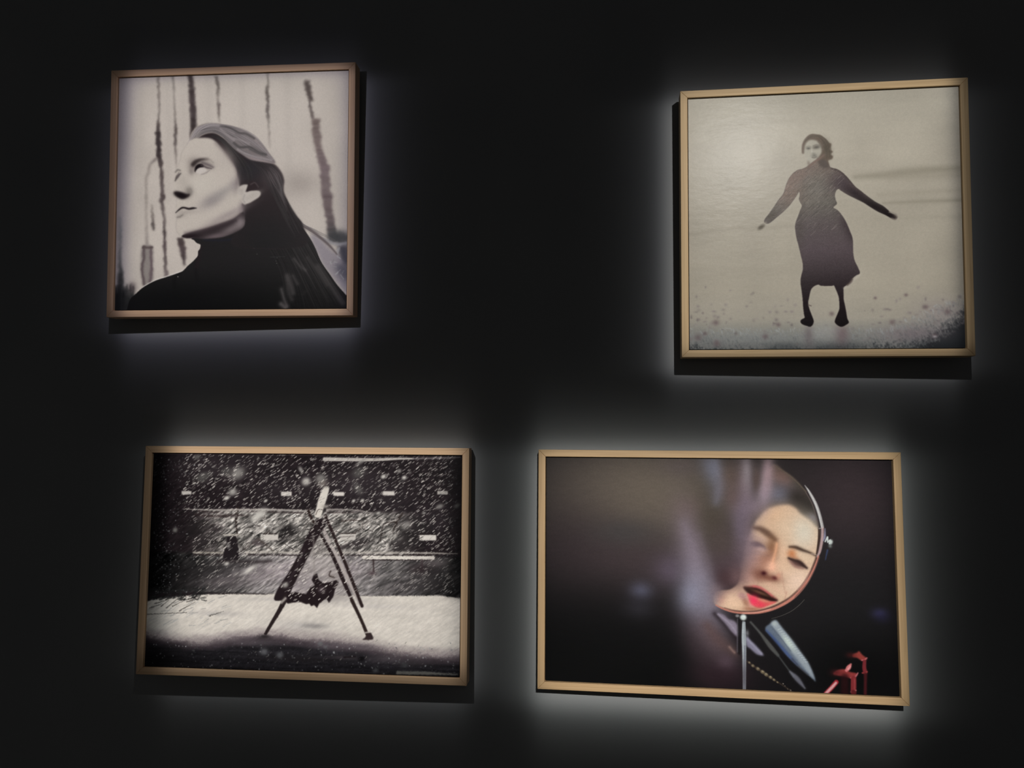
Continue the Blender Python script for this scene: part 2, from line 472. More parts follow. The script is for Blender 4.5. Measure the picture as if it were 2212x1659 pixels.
    c.line([(480, 560), (560, 590), (610, 615)], [4, 5, 3], (92, 82, 84), 2.2, .85)
    c.poly([(388, 660), (398, 610), (430, 580), (475, 578), (500, 605), (470, 625), (430, 640), (405, 675)], (20, 14, 17), 1.2)
    c.line([(470, 590), (530, 618), (590, 632)], [3, 3, 1.5], (66, 56, 60), 1.4, .85)
    c.poly([(400, 675), (425, 635), (470, 618), (530, 640), (520, 668), (480, 690), (430, 690)], (190, 181, 175), 1.2)
    c.line([(470, 702), (520, 685), (570, 650)], [1.5, 2.2, 1.5], (140, 130, 128), 1.2, .8)
    c.blob(350, 665, 22, 28, (130, 120, 116), .7)
    # far eye
    c.line([(158, 775), (185, 725), (222, 690)], [2, 6, 2], (74, 66, 66), 1.4, .9)
    c.line([(162, 672), (188, 648), (218, 655)], [2.5, 4, 2], (112, 104, 100), 1.5, .85)
    c.line([(200, 680), (185, 720)], 2, (110, 100, 98), 1.4, .7)
    # nose
    c.blob(320, 905, 36, 40, (120, 112, 106), .85)
    c.poly([(138, 915), (175, 903), (230, 915), (300, 935), (340, 930), (320, 965), (250, 996), (195, 978), (155, 948)], (34, 27, 29), 2)
    c.blob(225, 950, 48, 22, (18, 12, 15), .9, 15)
    c.line([(335, 870), (355, 905), (345, 940)], 2.5, (130, 122, 116), 2, .7)
    # mouth
    c.line([(165, 1158), (195, 1130), (235, 1102), (270, 1100), (320, 1112), (370, 1105), (410, 1104)], [1, 2.6, 3.6, 3.4, 4.2, 4.2, 1], (26, 20, 23), 1.1)
    c.blob(300, 1150, 80, 16, (158, 148, 142), .6)
    c.line([(185, 1212), (215, 1205), (245, 1185)], [3, 4, 2], (112, 104, 100), 1.8, .8)
    # under the jaw and the neck
    c.poly([(235, 1438), (330, 1395), (520, 1345), (700, 1285), (860, 1225), (965, 1150), (992, 1230), (975, 1325), (880, 1392), (730, 1448), (600, 1466), (480, 1470), (380, 1462), (290, 1462)], (48, 41, 43), 1.4)
    c.setclip([(235, 1438), (330, 1395), (520, 1345), (700, 1285), (860, 1225), (965, 1150), (992, 1230), (975, 1325), (880, 1392), (730, 1448), (600, 1466), (480, 1470), (380, 1462), (290, 1462)], 1.2)
    c.blob(840, 1350, 120, 36, (112, 101, 102), .9, -26)
    c.blob(930, 1275, 46, 50, (128, 117, 118), .85)
    c.blob(640, 1440, 110, 22, (104, 91, 94), .8, -8)
    c.blob(320, 1435, 90, 24, (28, 20, 23), .9)
    c.line([(500, 1375), (700, 1320), (880, 1250)], 6, (48, 38, 42), 3, .7)
    c.clip = None
    c.line([(280, 1405), (450, 1365), (640, 1305), (800, 1250), (930, 1175)], 5, (92, 80, 82), 3.2, .7)
    # ear
    c.poly([(895, 930), (905, 880), (935, 840), (980, 822), (1022, 824), (1016, 862), (1014, 902), (1070, 888), (1140, 888), (1178, 920), (1165, 965), (1110, 1005), (1040, 1045), (985, 1055), (958, 1020), (950, 960)], (182, 173, 166), 1.3)
    c.poly([(1000, 900), (1030, 850), (1050, 790), (1110, 790), (1160, 840), (1170, 885), (1110, 893), (1050, 896), (1010, 910)], (44, 35, 37), 1.4)
    c.line([(1060, 820), (1110, 800), (1150, 850)], 2, (84, 74, 76), 1.2, .7)
    c.blob(1090, 950, 70, 24, (168, 160, 153), .6, -25)
    c.line([(985, 950), (970, 1000), (990, 1040)], 2, (140, 132, 130), 1.5, .5)
    c.blob(950, 900, 22, 30, (160, 150, 144), .5)
    c.blob(900, 800, 20, 70, (120, 110, 110), .6, 8)
    c.addnoise(c.noise(1.4), .02)
    c.addnoise(c.noise(3), .008)


# ---- print 2: woman standing with arms spread on a pale field ----
def paint_figure(c):
    V4, V5, VB = (1620, 270, .15371), (1640, 500, .15674), (1420, 130, .428)
    c.cx = 860
    c.view(*VB)
    c.vgrad([(150, (176, 169, 154)), (500, (172, 164, 149)), (800, (164, 156, 141)), (1150, (160, 152, 137)), (1300, (156, 149, 136)), (1400, (120, 121, 116)), (1500, (84, 88, 88))])
    c.addnoise(c.noise(70), .03)
    c.addnoise(c.noise(14, 8), .012)
    # soft horizontal bands
    c.line([(1000, 590), (1150, 578), (1300, 560), (1540, 545)], [8, 14, 16, 12], (138, 131, 116), 5, .75)
    c.line([(1180, 590), (1540, 580)], 12, (150, 142, 127), 6, .6)
    c.line([(1140, 722), (1350, 712), (1540, 706)], [3, 7, 6], (140, 133, 118), 3, .75)
    c.line([(1120, 680), (1540, 655)], 7, (154, 146, 131), 4, .6)
    c.line([(1100, 800), (1540, 790)], 4, (154, 147, 132), 4, .5)
    c.line([(160, 880), (400, 850), (700, 838)], [6, 6, 3], (146, 138, 124), 4, .55)
    c.line([(160, 780), (500, 765)], 8, (158, 150, 135), 6, .5)
    # ragged grass in the foreground
    gx, gy = c.grid()
    rough = c.noise(3, 1) * .5 + c.noise(7, 1) * .3 + c.noise(2, 3, 62) * .4
    top1 = 1345 - np.clip(gx - 1050, 0, 600) * .30 - np.clip(250 - gx, 0, 200) * .3
    d1 = (gy - top1) / 110 + rough * .35
    c.field(d1 * .8, (134, 131, 127))
    top2 = 1400 - np.clip(gx - 1150, 0, 600) * .34
    d2 = (gy - top2) / 75 + rough * .6
    c.field(d2 * .75, (88, 92, 92))
    top3 = 1455 - np.clip(gx - 900, 0, 300) * .12 - np.clip(gx - 1250, 0, 400) ** 1.5 * .035 - np.clip(330 - gx, 0, 300) * .15
    d3 = (gy - top3) / 70 + rough * .7
    c.field(d3 * .9, (40, 42, 44))
    c.blob(640, 1445, 60, 18, (60, 64, 66), .5)
    c.blob(900, 1450, 90, 20, (52, 56, 58), .6)
    c.blob(520, 1405, 240, 16, (132, 134, 132), .4)
    c.blob(1290, 1380, 120, 30, (110, 96, 102), .5)
    c.blob(1430, 1270, 80, 50, (138, 128, 128), .5)
    for _ in range(700):
        x = c.rng.uniform(150, 1580); edge = 1350 - max(0, x - 1150) * .45
        y = edge + abs(c.rng.normal(0, 1)) * 55
        if y > 1475:
            continue
        d = (y - edge) / 120
        base = 150 - 90 * min(d, 1)
        g = base * c.rng.uniform(.8, 1.25)
        L = c.rng.uniform(6, 20)
        an = math.radians(c.rng.normal(62, 22))
        c.line([(x, y), (x + L * math.cos(an), y + L * math.sin(an))], c.rng.uniform(.7, 2.0), (g * .98, g, g), .8, .4)
    for _ in range(150):
        x, y = c.rng.uniform(160, 1560), 1240 + c.rng.normal(0, 1) * 60 + 60
        if 700 < x < 1000 and y < 1300:
            continue
        g = c.rng.uniform(95, 140)
        c.blob(x, y, c.rng.uniform(3, 8), c.rng.uniform(3, 7), (g, g * .92, g * .92), c.rng.uniform(.2, .6))
    for x, y, r in [(205, 1400, 13), (295, 1325, 12), (300, 1430, 13), (545, 1395, 11), (240, 1380, 8), (610, 1335, 9), (880, 1280, 9), (1185, 1322, 10), (1355, 1245, 9), (1465, 1270, 12), (1400, 1390, 9), (1255, 1185, 7), (1100, 1200, 6)]:
        c.blob(x, y, r, r * .9, (98, 82, 84), .65)
    c.blob(1400, 1395, 8, 5, (170, 165, 168), .7)
    # boots' reflection on the ground
    c.blob(765, 1385, 16, 40, (98, 88, 90), .7)
    c.blob(930, 1380, 24, 40, (100, 80, 84), .7)
    c.blob(845, 1370, 50, 34, (150, 148, 144), .6)

    # figure outline: left edge down, legs, right edge up
    def ph(v, pts):
        return [(v[0] + x * v[2], v[1] + y * v[2]) for x, y in pts]
    fig = ph(V4, [(850, 545), (800, 590), (730, 622), (680, 632), (620, 670), (560, 740), (520, 820), (495, 900), (470, 970), (400, 1060), (340, 1150), (270, 1250), (212, 1325), (205, 1365), (240, 1385), (290, 1365), (380, 1290), (480, 1205),
                  (560, 1120), (640, 1010), (690, 935), (705, 980), (693, 1040), (712, 1090), (735, 1135), (710, 1200), (680, 1280), (650, 1360), (638, 1430), (648, 1530), (665, 1620)])
    fig += ph(V5, [(540, 170), (575, 320), (602, 440), (603, 530), (580, 620), (572, 700), (585, 800), (600, 920), (608, 1040), (620, 1140), (628, 1190), (585, 1215), (570, 1245), (600, 1280), (660, 1300), (700, 1312), (735, 1285), (748, 1230),
                   (720, 1150), (690, 1070), (672, 990), (685, 910), (705, 820), (730, 775), (775, 742), (820, 730), (845, 744), (900, 748), (1000, 748), (1030, 742), (1060, 800), (1095, 890), (1105, 960), (1108, 1060), (1080, 1140), (1055, 1200),
                   (1045, 1250), (1080, 1290), (1130, 1312), (1180, 1295), (1232, 1255), (1212, 1200), (1195, 1100), (1180, 1020), (1163, 940), (1160, 860), (1163, 775), (1200, 740), (1250, 700), (1290, 640), (1340, 600), (1385, 575), (1360, 500),
                   (1320, 420), (1300, 350), (1290, 260)])
    fig += ph(V4, [(1440, 1600), (1405, 1500), (1350, 1370), (1290, 1270), (1230, 1200), (1168, 1158), (1218, 1108), (1200, 1050), (1190, 980), (1210, 920), (1245, 895), (1290, 925), (1370, 975), (1480, 1030), (1600, 1090), (1700, 1155),
                   (1800, 1215), (1900, 1260), (1980, 1305), (2035, 1325), (2068, 1300), (2050, 1262), (1985, 1240), (1930, 1190), (1870, 1140), (1760, 1080), (1660, 1010), (1570, 940), (1480, 870), (1420, 800), (1360, 730), (1290, 665),
                   (1220, 622), (1150, 605), (1115, 580), (1095, 520), (1060, 470), (960, 475)])
    c.view(0, 0, 1)
    # pale glow round the skirt and arms
    c.poly(fig, (176, 171, 158), 4.5, .35)
    c.poly(fig, (60, 51, 51), .9)
    c.setclip(fig, .9)
    c.cx = 1780
    c.vgrad([(350, (112, 98, 88)), (400, (108, 95, 87)), (440, (96, 91, 84)), (480, (88, 79, 78)), (540, (82, 71, 74)), (580, (64, 55, 57)), (615, (44, 36, 38)), (650, (32, 24, 27)), (700, (20, 15, 17))])  # upper stops carry painted-in beam glare, lighter than the cloth
    c.view(*V4)
    c.blob(560, 900, 190, 200, (122, 102, 90), .85)
    c.blob(700, 720, 160, 90, (118, 96, 86), .7, -35)
    c.blob(940, 880, 200, 190, (110, 105, 97), .85)
    c.blob(1300, 800, 130, 130, (72, 61, 64), .85, 40)
    c.blob(1480, 960, 150, 60, (46, 36, 40), .9, 35)
    c.blob(1760, 1150, 200, 60, (26, 19, 20), .95, 30)
    c.blob(1950, 1260, 90, 50, (20, 14, 15), .9, 30)
    c.blob(300, 1270, 90, 60, (76, 68, 58), .8, -40)
    c.blob(1390, 1450, 60, 180, (58, 48, 50), .8, -20)
    c.blob(700, 1480, 50, 200, (76, 68, 64), .6)
    # dark rim of the right arm and skirt, the fall of the cloth
    c.line([(1150, 605), (1290, 665), (1420, 800), (1570, 940)], 3, (56, 46, 46), 1.6, .8)
    c.line([(735, 1140), (900, 1155), (1165, 1155)], 3, (88, 80, 76), 3, .5)
    # diagonal hatching, spotlight glare painted over the torso
    for _ in range(620):
        x, y = c.rng.uniform(350, 1250), c.rng.uniform(560, 1560)
        if y > 1300 and c.rng.uniform() < .6:
            continue
        L = c.rng.uniform(30, 130); an = math.radians(-43 + c.rng.normal(0, 3))
        g = c.rng.uniform(96, 168) if c.rng.uniform() < .55 else c.rng.uniform(50, 76)
        c.line([(x, y), (x + L * math.cos(an), y + L * math.sin(an))], c.rng.uniform(.4, .9), (g, g * .93, g * .88), .35, .42)
    c.addnoise(c.noise(1.0), .10)
    c.clip = None
    c.view(*V5)
    c.line([(1170, 780), (1240, 745), (1290, 680), (1385, 600)], [3, 4, 4, 2], (186, 178, 166), 1.6, .6)
    c.line([(1215, 735), (1260, 700), (1280, 660)], 4, (72, 60, 56), 1.6, .8)
    c.line([(675, 1010), (715, 1025)], 1.6, (70, 58, 56), .8, .8)
    c.line([(1140, 600), (1150, 900)], .1, (0, 0, 0), .3, 0)
    # head
    c.view(*V4)
    c.poly([(735, 400), (728, 320), (748, 235), (800, 165), (860, 130), (920, 142), (990, 140), (1050, 195), (1110, 250), (1142, 262), (1135, 310), (1115, 340), (1165, 375), (1130, 410), (1168, 440), (1150, 480), (1100, 500), (1100, 570),
            (960, 520), (850, 300), (775, 390)], (98, 84, 72), 1.3)
    c.poly([(1040, 480), (1105, 560), (1110, 600), (1020, 600), (960, 520)], (84, 74, 68), 2)
    c.strands([(760, 260), (860, 170), (960, 180), (1040, 300), (1060, 480)], [(760, 220), (880, 130), (1040, 180), (1130, 300), (1140, 470)], 50, 60, 125, (.5, 1.5), .5, (1, .88, .76))
    c.blob(1080, 330, 40, 90, (76, 68, 56), .7, -10)
    c.poly([(765, 330), (780, 265), (830, 215), (900, 210), (960, 235), (1005, 300), (1010, 380), (985, 430), (930, 480), (870, 520), (830, 550), (800, 500), (775, 430), (760, 385)], (168, 162, 148), 1.8)
    c.line([(960, 235), (1010, 310), (1020, 380), (990, 440)], 2.6, (92, 80, 68), 1.8, .7)
    c.blob(822, 328, 22, 13, (92, 88, 80), .95)
    c.blob(935, 312, 40, 20, (88, 82, 74), .95, -8)
    c.line([(795, 305), (830, 298), (855, 310)], 1.4, (120, 114, 102), 1.2, .7)
    c.line([(890, 295), (930, 278), (975, 285)], 1.8, (110, 102, 92), 1.2, .7)
    c.blob(868, 370, 10, 40, (184, 178, 164), .6)
    c.blob(905, 430, 28, 22, (112, 108, 98), .85)
    c.line([(875, 455), (905, 462), (935, 448)], 1.6, (96, 88, 80), 1, .7)
    c.blob(890, 400, 14, 10, (130, 124, 112), .6)
    c.poly([(810, 500), (850, 545), (830, 580), (812, 560)], (120, 106, 96), 2, .8)
    # scarf edge across the neck
    c.line([(830, 590), (900, 525), (980, 470), (1040, 420)], [3, 4, 4, 2], (120, 98, 88), 1.6, .8)
    # hands
    c.poly([(110, 1465), (130, 1425), (165, 1400), (200, 1385), (212, 1405), (185, 1445), (145, 1470)], (104, 96, 84), 1.8)
    c.blob(155, 1440, 26, 16, (84, 76, 64), .8, -30)
    c.line([(195, 1390), (225, 1370)], 3.5, (150, 142, 128), 1.4, .7)
    c.line([(105, 1470), (140, 1478)], 1.2, (130, 122, 108), 1, .6)
    c.line([(1960, 1225), (2010, 1235), (2050, 1260), (2070, 1290)], [2, 4, 5, 2], (140, 132, 120), 1.4, .85)
    c.line([(1990, 1310), (2040, 1325), (2062, 1300)], [2, 3.5, 2], (118, 108, 98), 1.2, .8)
    c.line([(2025, 1270), (2050, 1300)], 1.6, (70, 60, 54), .8, .7)
    c.addnoise(c.noise(1.5), .02)
    c.addnoise(c.noise(4), .012)


# ---- print 3: swing in a snowstorm at night ----
def paint_swing(c):
    VC = (270, 930, .3798)
    c.cx = 1000
    c.view(*VC)
    c.img[:] = np.array([30, 24, 26]) / 255.
    X, Y = np.meshgrid((np.arange(c.W) + .5) / c.W, (np.arange(c.H) + .5) / c.H)

    def y01(v):
        return c.P([(1000, v)])[0][1] / c.H
    def x01(u):
        return c.P([(u, 700)])[0][0] / c.W
    def smooth(a, b, t):
        t = np.clip((t - a) / (b - a), 0, 1)
        return t * t * (3 - 2 * t)
    R = c.rng
    streak = c.noise(2.2, 5, -34)
    streak2 = c.noise(5, 4, -30)
    # bright band of the embankment, crossed by branches
    side = smooth(x01(330), x01(620), X) * (1 - smooth(x01(1480), x01(1720), X))
    band = smooth(y01(440), y01(475), Y) * (1 - smooth(y01(690), y01(720), Y)) * side
    val = 128 + 58 * streak + 40 * streak2
    c.blend(band.astype(np.float32), (0, 0, c.W, c.H), np.stack([val * 1.03, val * .99, val * .95], -1), .95)
    # middle ground, greyer at both sides
    mid = smooth(y01(690), y01(720), Y) * (1 - smooth(y01(925), y01(940), Y))
    cen = np.exp(-((X - x01(1080)) / .24) ** 2)
    val = (30 + 112 * cen) * smooth(.02, .25, X) * (1 - .6 * smooth(.88, 1., X)) + 12 + (8 + 18 * cen) * streak + 16 * streak2
    c.blend(mid.astype(np.float32), (0, 0, c.W, c.H), np.stack([val * 1.03, val * .985, val * .975], -1), 1.)
    c.addnoise(streak, .25, 1 - smooth(y01(930), y01(940), Y))
    # sky: faint mauve patches
    for x, y, rx, ry, g in [(470, 200, 150, 60, 48), (900, 330, 160, 60, 44), (1300, 300, 120, 70, 50), (1500, 380, 100, 60, 44), (700, 160, 120, 40, 40), (1750, 520, 90, 50, 46)]:
        c.blob(x, y, rx, ry, (g, g * .86, g * .92), .7)

    def flakes(n, x0, x1, y0, y1, g0, g1, l0, l1, w0, w1, a=.9, sd=6):
        for _ in range(n):
            x, y = R.uniform(x0, x1), R.uniform(y0, y1)
            an = math.radians(-37 + R.normal(0, sd))
            L = R.uniform(l0, l1) / c.v[2]
            g = R.uniform(g0, g1)
            c.line([(x, y), (x + L * math.cos(an), y + L * math.sin(an))], R.uniform(w0, w1), (g, g * .96, g * .92), .35, a * R.uniform(.5, 1))

    # branches and bushes in the bright band
    for _ in range(320):
        x, y = R.uniform(400, 1720), R.uniform(480, 690)
        an = math.radians(R.choice([-40, -30, -60, 20, 0]) + R.normal(0, 14)); L = R.uniform(8, 46)
        g = R.uniform(24, 70)
        q = [(x, y), (x + L * .5 * math.cos(an) + R.normal(0, 4), y + L * .5 * math.sin(an) + R.normal(0, 4)), (x + L * math.cos(an), y + L * math.sin(an))]
        c.line(q, R.uniform(.6, 1.8), (g, g * .9, g * .88), .5, .7)
    for _ in range(14):
        x, y = R.uniform(420, 1650), R.uniform(520, 640); r = R.uniform(18, 50)
        t0 = R.uniform(2.4, 3.6)
        q = [(x + r * math.cos(t), y + r * .9 * math.sin(t)) for t in np.linspace(t0, t0 + R.uniform(1.2, 2.2), 6)]
        c.line(q, R.uniform(1, 2), (40, 32, 30), .6, .8)
    for x, y, rx, ry, g in [(930, 570, 44, 30, 26), (1340, 640, 50, 22, 48), (1620, 600, 44, 40, 30), (1690, 540, 50, 26, 34), (400, 560, 50, 40, 30), (470, 640, 70, 30, 38), (520, 560, 40, 20, 52), (1560, 660, 50, 30, 40), (880, 610, 30, 18, 30),
                            (760, 640, 36, 14, 70), (1250, 660, 50, 10, 60)]:
        c.blob(x, y, rx, ry, (g, g * .88, g * .9), .85, R.uniform(-25, 10), 1.4)
    c.line([(640, 440), (632, 520), (640, 600)], [6, 5, 3], (36, 28, 26), 1, .85)
    c.line([(400, 478), (520, 488), (620, 482), (700, 484)], [3, 5, 5, 2], (44, 34, 34), 1.2, .8)
    c.line([(420, 460), (560, 468)], 2.4, (60, 48, 48), 1, .7)
    c.line([(750, 612), (800, 650), (840, 680)], 3.5, (70, 62, 58), 1.2, .8)
    c.line([(640, 700), (760, 620), (830, 560)], 1.6, (60, 50, 48), .8, .7)
    c.line([(1580, 470), (1545, 520), (1520, 590)], [3, 5, 2], (40, 32, 30), 1, .85)
    c.line([(1455, 590), (1470, 540), (1500, 522), (1545, 520)], [1.5, 2, 2, 1.5], (44, 36, 34), .6, .85)
    c.line([(1300, 590), (1350, 540), (1340, 515), (1280, 510)], 1.8, (56, 46, 44), .7, .8)
    c.line([(1230, 515), (1290, 508)], 3, (60, 50, 46), 1, .7)
    # rails
    c.line([(330, 446), (520, 452), (800, 450), (1050, 458)], [1, 3, 4, 4], (158, 150, 144), .8, .9)
    c.line([(700, 462), (900, 466), (1040, 470)], 2, (52, 42, 42), .8, .85)
    c.line([(1150, 450), (1300, 452), (1400, 468)], [4, 3, 1], (150, 142, 136), .8, .8)
    c.line([(1150, 468), (1300, 466)], 2, (48, 38, 38), .7, .8)
    c.line([(390, 694), (560, 696)], 4, (150, 142, 132), .9, .9)
    c.line([(390, 706), (560, 708)], 2, (44, 34, 34), .7, .9)
    c.line([(690, 694), (850, 692), (1000, 698)], 4.4, (172, 164, 155), .9, .9)
    c.line([(690, 706), (1000, 710)], 2.2, (40, 32, 32), .7, .9)
    c.line([(1110, 694), (1400, 694), (1750, 698), (1890, 700)], [4, 4, 3.4, 1.5], (160, 152, 144), .9, .85)
    c.line([(1110, 708), (1400, 710), (1760, 706)], 2, (40, 32, 32), .7, .9)
    # litter bin
    c.line([(560, 594), (655, 594)], 3.4, (168, 160, 150), .8, .9)
    c.poly([(580, 604), (632, 600), (642, 640), (652, 738), (556, 742), (562, 690), (574, 650)], (30, 25, 27), 1.0, smooth=False)
    c.poly([(576, 650), (596, 640), (600, 662), (584, 670)], (92, 88, 86), 1.2)
    c.line([(530, 745), (760, 748), (830, 742)], 5, (34, 27, 28), 1.6, .8)
    # bench
    c.line([(1358, 722), (1752, 724)], 7.2, (205, 197, 187), .7)
    c.line([(1365, 736), (1750, 738)], 1.8, (44, 36, 36), .6, .9)
    c.line([(1412, 740), (1414, 800)], 3.4, (48, 38, 38), .8, .9)
    c.blob(1405, 812, 16, 10, (56, 44, 46), .85)
    c.line([(1690, 740), (1688, 800)], 5, (52, 42, 44), 1.2, .9)
    c.blob(1770, 760, 50, 20, (128, 118, 118), .7)
    c.blob(1690, 790, 50, 22, (46, 36, 38), .7)
    # patches of the middle ground
    for x, y, rx, ry, g in [(420, 800, 130, 40, 34), (300, 850, 90, 50, 18), (560, 860, 120, 30, 84), (1650, 880, 120, 30, 62), (1800, 870, 60, 50, 26), (1780, 800, 60, 30, 34), (860, 800, 140, 40, 132), (1250, 800, 80, 40, 130), (650, 760, 100, 14, 46)]:
        c.blob(x, y, rx, ry, (g * 1.02, g * .93, g * .95), .6, -6)
    # snowy ground
    gx, gy = c.grid()
    fine = c.noise(1.2) * .5 + c.noise(2.4, 2, -25) * .5
    rag = fine * .5 + c.noise(7, 3) * .3 + c.noise(20, 3) * .35
    up = np.interp(gx, [90, 160, 300, 420, 700, 1000, 1300, 1600, 1800, 1930], [985, 962, 944, 934, 930, 928, 940, 941, 938, 955])
    lo = np.interp(gx, [90, 150, 250, 380, 480, 620, 760, 900, 1050, 1200, 1400, 1600, 1800, 1930], [1130, 1158, 1180, 1200, 1196, 1178, 1160, 1168, 1185, 1195, 1225, 1262, 1278, 1280])
    g_in = np.clip((gy - up) / 10 + .5 + rag * .5, 0, 1)
    c.field(g_in, (195, 187, 177))
    onground = g_in * np.clip((lo - gy) / 20, 0, 1)
    c.addnoise(c.noise(14, 4), .03, onground)
    c.addnoise(fine, .05, onground)
    for x, y, rx, ry, g, a in [(1070, 1112, 50, 9, 105, .8), (980, 1110, 130, 22, 168, .5), (520, 1040, 110, 10, 160, .5), (1200, 960, 160, 12, 165, .5), (840, 960, 150, 8, 172, .4), (1400, 1000, 160, 8, 180, .4)]:
        c.blob(x, y, rx, ry, (g, g * .96, g * .94), a)
    # the ground sinks into grainy shade towards the foreground
    s1 = np.clip((gy - lo + 60) / 75 + rag * .55, 0, 1)
    c.field(s1 * np.clip((gy - lo + 75) / 40, 0, 1) * .8, (112, 100, 103))
    s2 = np.clip((gy - lo - 2) / 34 + rag * .6 + .1, 0, 1)
    c.field(s2, (58, 50, 54))
    s3 = np.clip((gy - lo - 36) / 26 + rag * .7, 0, 1)
    c.field(s3, (32, 30, 33))
    # beam falloff painted over the snow towards the left corner
    c.field(np.clip((330 - gx) / 320, 0, 1) * onground * .35, (120, 124, 120))
    for _ in range(44):
        x, y = R.uniform(120, 560), R.uniform(950, 1120)
        an = math.radians(-25 + R.normal(0, 10)); L = R.uniform(15, 60)
        g = R.uniform(90, 160)
        c.line([(x, y), (x + L * math.cos(an), y + L * math.sin(an))], R.uniform(.5, 1.4), g, .5, .6)
    for p in [[(235, 1010), (300, 955)], [(350, 975), (470, 940)], [(270, 1000), (330, 970)], [(310, 1025), (400, 975)], [(480, 1055), (560, 1028)], [(125, 1045), (240, 1040), (350, 1035)], [(140, 1010), (210, 985)], [(360, 960), (430, 935)],
              [(170, 985), (260, 955)], [(205, 1000), (250, 965)]]:
        c.line(p, [2.0, .7] if len(p) == 2 else 1.2, (60, 56, 52), .5, .75)
    # ragged upper edge on the left, dark
    for _ in range(160):
        x, y = R.uniform(120, 440), R.uniform(900, 965)
        an = math.radians(-30 + R.normal(0, 25)); L = R.uniform(6, 34)
        c.line([(x, y), (x + L * math.cos(an), y + L * math.sin(an))], R.uniform(1, 2.6), R.uniform(16, 44), .8, .7)
    # foreground shade
    c.addnoise(c.noise(3, 16), .25, s3)
    c.addnoise(fine, .3, s2)
    for x, y, rx, ry, g in [(1520, 1300, 110, 18, 76), (1180, 1225, 90, 14, 86), (720, 1205, 120, 14, 74), (1000, 1300, 160, 14, 34), (220, 1300, 120, 60, 12), (1350, 1230, 70, 12, 80), (1640, 1320, 60, 12, 50), (1240, 1290, 60, 8, 60)]:
        c.blob(x, y, rx, ry, (g, g * .9, g * .95), .8)
    c.blob(1345, 1298, 18, 12, (14, 12, 14), .9, 0, 1.6)
    c.line([(1245, 1290), (1310, 1286)], 3, (24, 18, 20), .8, .8)
    for x, y, r, g in [(790, 1258, 18, 104), (880, 1278, 16, 96), (1110, 1215, 12, 96), (1140, 1230, 9, 90), (1425, 1365, 12, 76), (1590, 1335, 14, 62)]:
        c.blob(x, y, r, r * .8, (g, g, g * 1.02), .75, 0, 1.3)
    flakes(60, 700, 1750, 1180, 1330, 70, 140, 2, 6, .6, 1.4, .7, 12)
    for _ in range(260):
        x, y = R.uniform(150, 1880), R.uniform(1200, 1400)
        r = R.uniform(1, 3.2); g = R.uniform(60, 170)
        c.blob(x, y, r, r, g, R.uniform(.3, .9))
    c.line([(1552, 1378), (1700, 1380), (1890, 1388)], [7, 6, 2], (104, 102, 96), 1, .9)
    c.ruffle(2.4, .8)
    # the swing frame
    c.poly([(1090, 585), (1125, 600), (1290, 935), (945, 935)], (140, 132, 128), 6, .6)
    c.addnoise(streak, .05)
    c.blob(1030, 880, 70, 40, (112, 102, 106), .5)
    c.line([(1042, 455), (1056, 490), (1074, 525)], [6, 6, 5], (40, 30, 28), .8)
    # back pair of legs, pale rail between
    c.line([(1118, 545), (1210, 730), (1335, 985)], [7, 7.5, 5], (158, 148, 144), .9)
    c.line([(1140, 485), (1200, 630), (1265, 785), (1348, 998)], [6.5, 6, 6.5, 6.5], (38, 28, 28), .9)
    c.line([(1115, 595), (1180, 710), (1240, 850), (1285, 950)], [5, 7, 8, 7], (34, 25, 26), .9)
    c.line([(1290, 965), (1340, 1070), (1378, 1160)], [7.5, 6.5, 7], (40, 30, 28), .9)
    c.poly([(1352, 1190), (1366, 1176), (1378, 1155), (1398, 1150), (1412, 1182), (1400, 1190)], (46, 36, 36), 1)
    c.line([(1275, 950), (1300, 938)], 3, (176, 168, 160), .8, .9)
    c.line([(1368, 1150), (1392, 1145)], 3, (176, 168, 160), .8, .8)
    # front left leg
    c.poly([(1090, 510), (1145, 500), (1140, 540), (1100, 605), (1050, 700), (1000, 800), (955, 890), (925, 955), (880, 968), (848, 960), (870, 900), (940, 790), (1000, 680), (1040, 590), (1070, 540)], (32, 24, 26), 1)
    c.line([(918, 945), (880, 1020), (838, 1090), (800, 1155)], [12, 9, 7.5, 6.5], (36, 28, 28), .8)
    c.blob(795, 1172, 24, 8, (36, 32, 33), .9)
    c.line([(1020, 680), (980, 770), (930, 860)], 5, (52, 42, 46), 1.4, .5)
    # snow-covered top beam
    c.poly([(1128, 325), (1160, 325), (1150, 380), (1130, 440), (1112, 492), (1078, 488), (1088, 440), (1100, 390)], (200, 192, 182), 1)
    c.line([(1085, 478), (1100, 450), (1125, 452)], 1.4, (60, 50, 46), .6, .8)
    c.blob(1125, 300, 20, 18, (120, 110, 104), .8)
    c.blob(1140, 432, 16, 8, (150, 142, 134), .8)
    # the swing and the child on it
    c.poly([(902, 958), (925, 930), (965, 918), (1000, 925), (1030, 930), (1055, 892), (1080, 880), (1062, 850), (1075, 818), (1092, 812), (1102, 850), (1130, 868), (1165, 862), (1200, 850), (1215, 862), (1195, 905), (1185, 945), (1160, 980),
            (1145, 955), (1128, 968), (1105, 985), (1092, 1010), (1075, 992), (1060, 1000), (1048, 984), (1030, 988), (1000, 975), (960, 978), (925, 985)], (30, 22, 24), 1, smooth=False)
    c.blob(1118, 905, 14, 12, (74, 62, 66), .8)
    c.blob(1175, 830, 15, 10, (120, 112, 108), .7)
    c.line([(1170, 800), (1162, 825), (1190, 835)], 2.6, (50, 40, 38), .9, .85)
    c.line([(1072, 600), (1074, 720), (1078, 820)], 3, (128, 120, 116), 1.4, .6)
    c.line([(890, 978), (912, 955)], 5, (176, 168, 160), 1.4, .8)
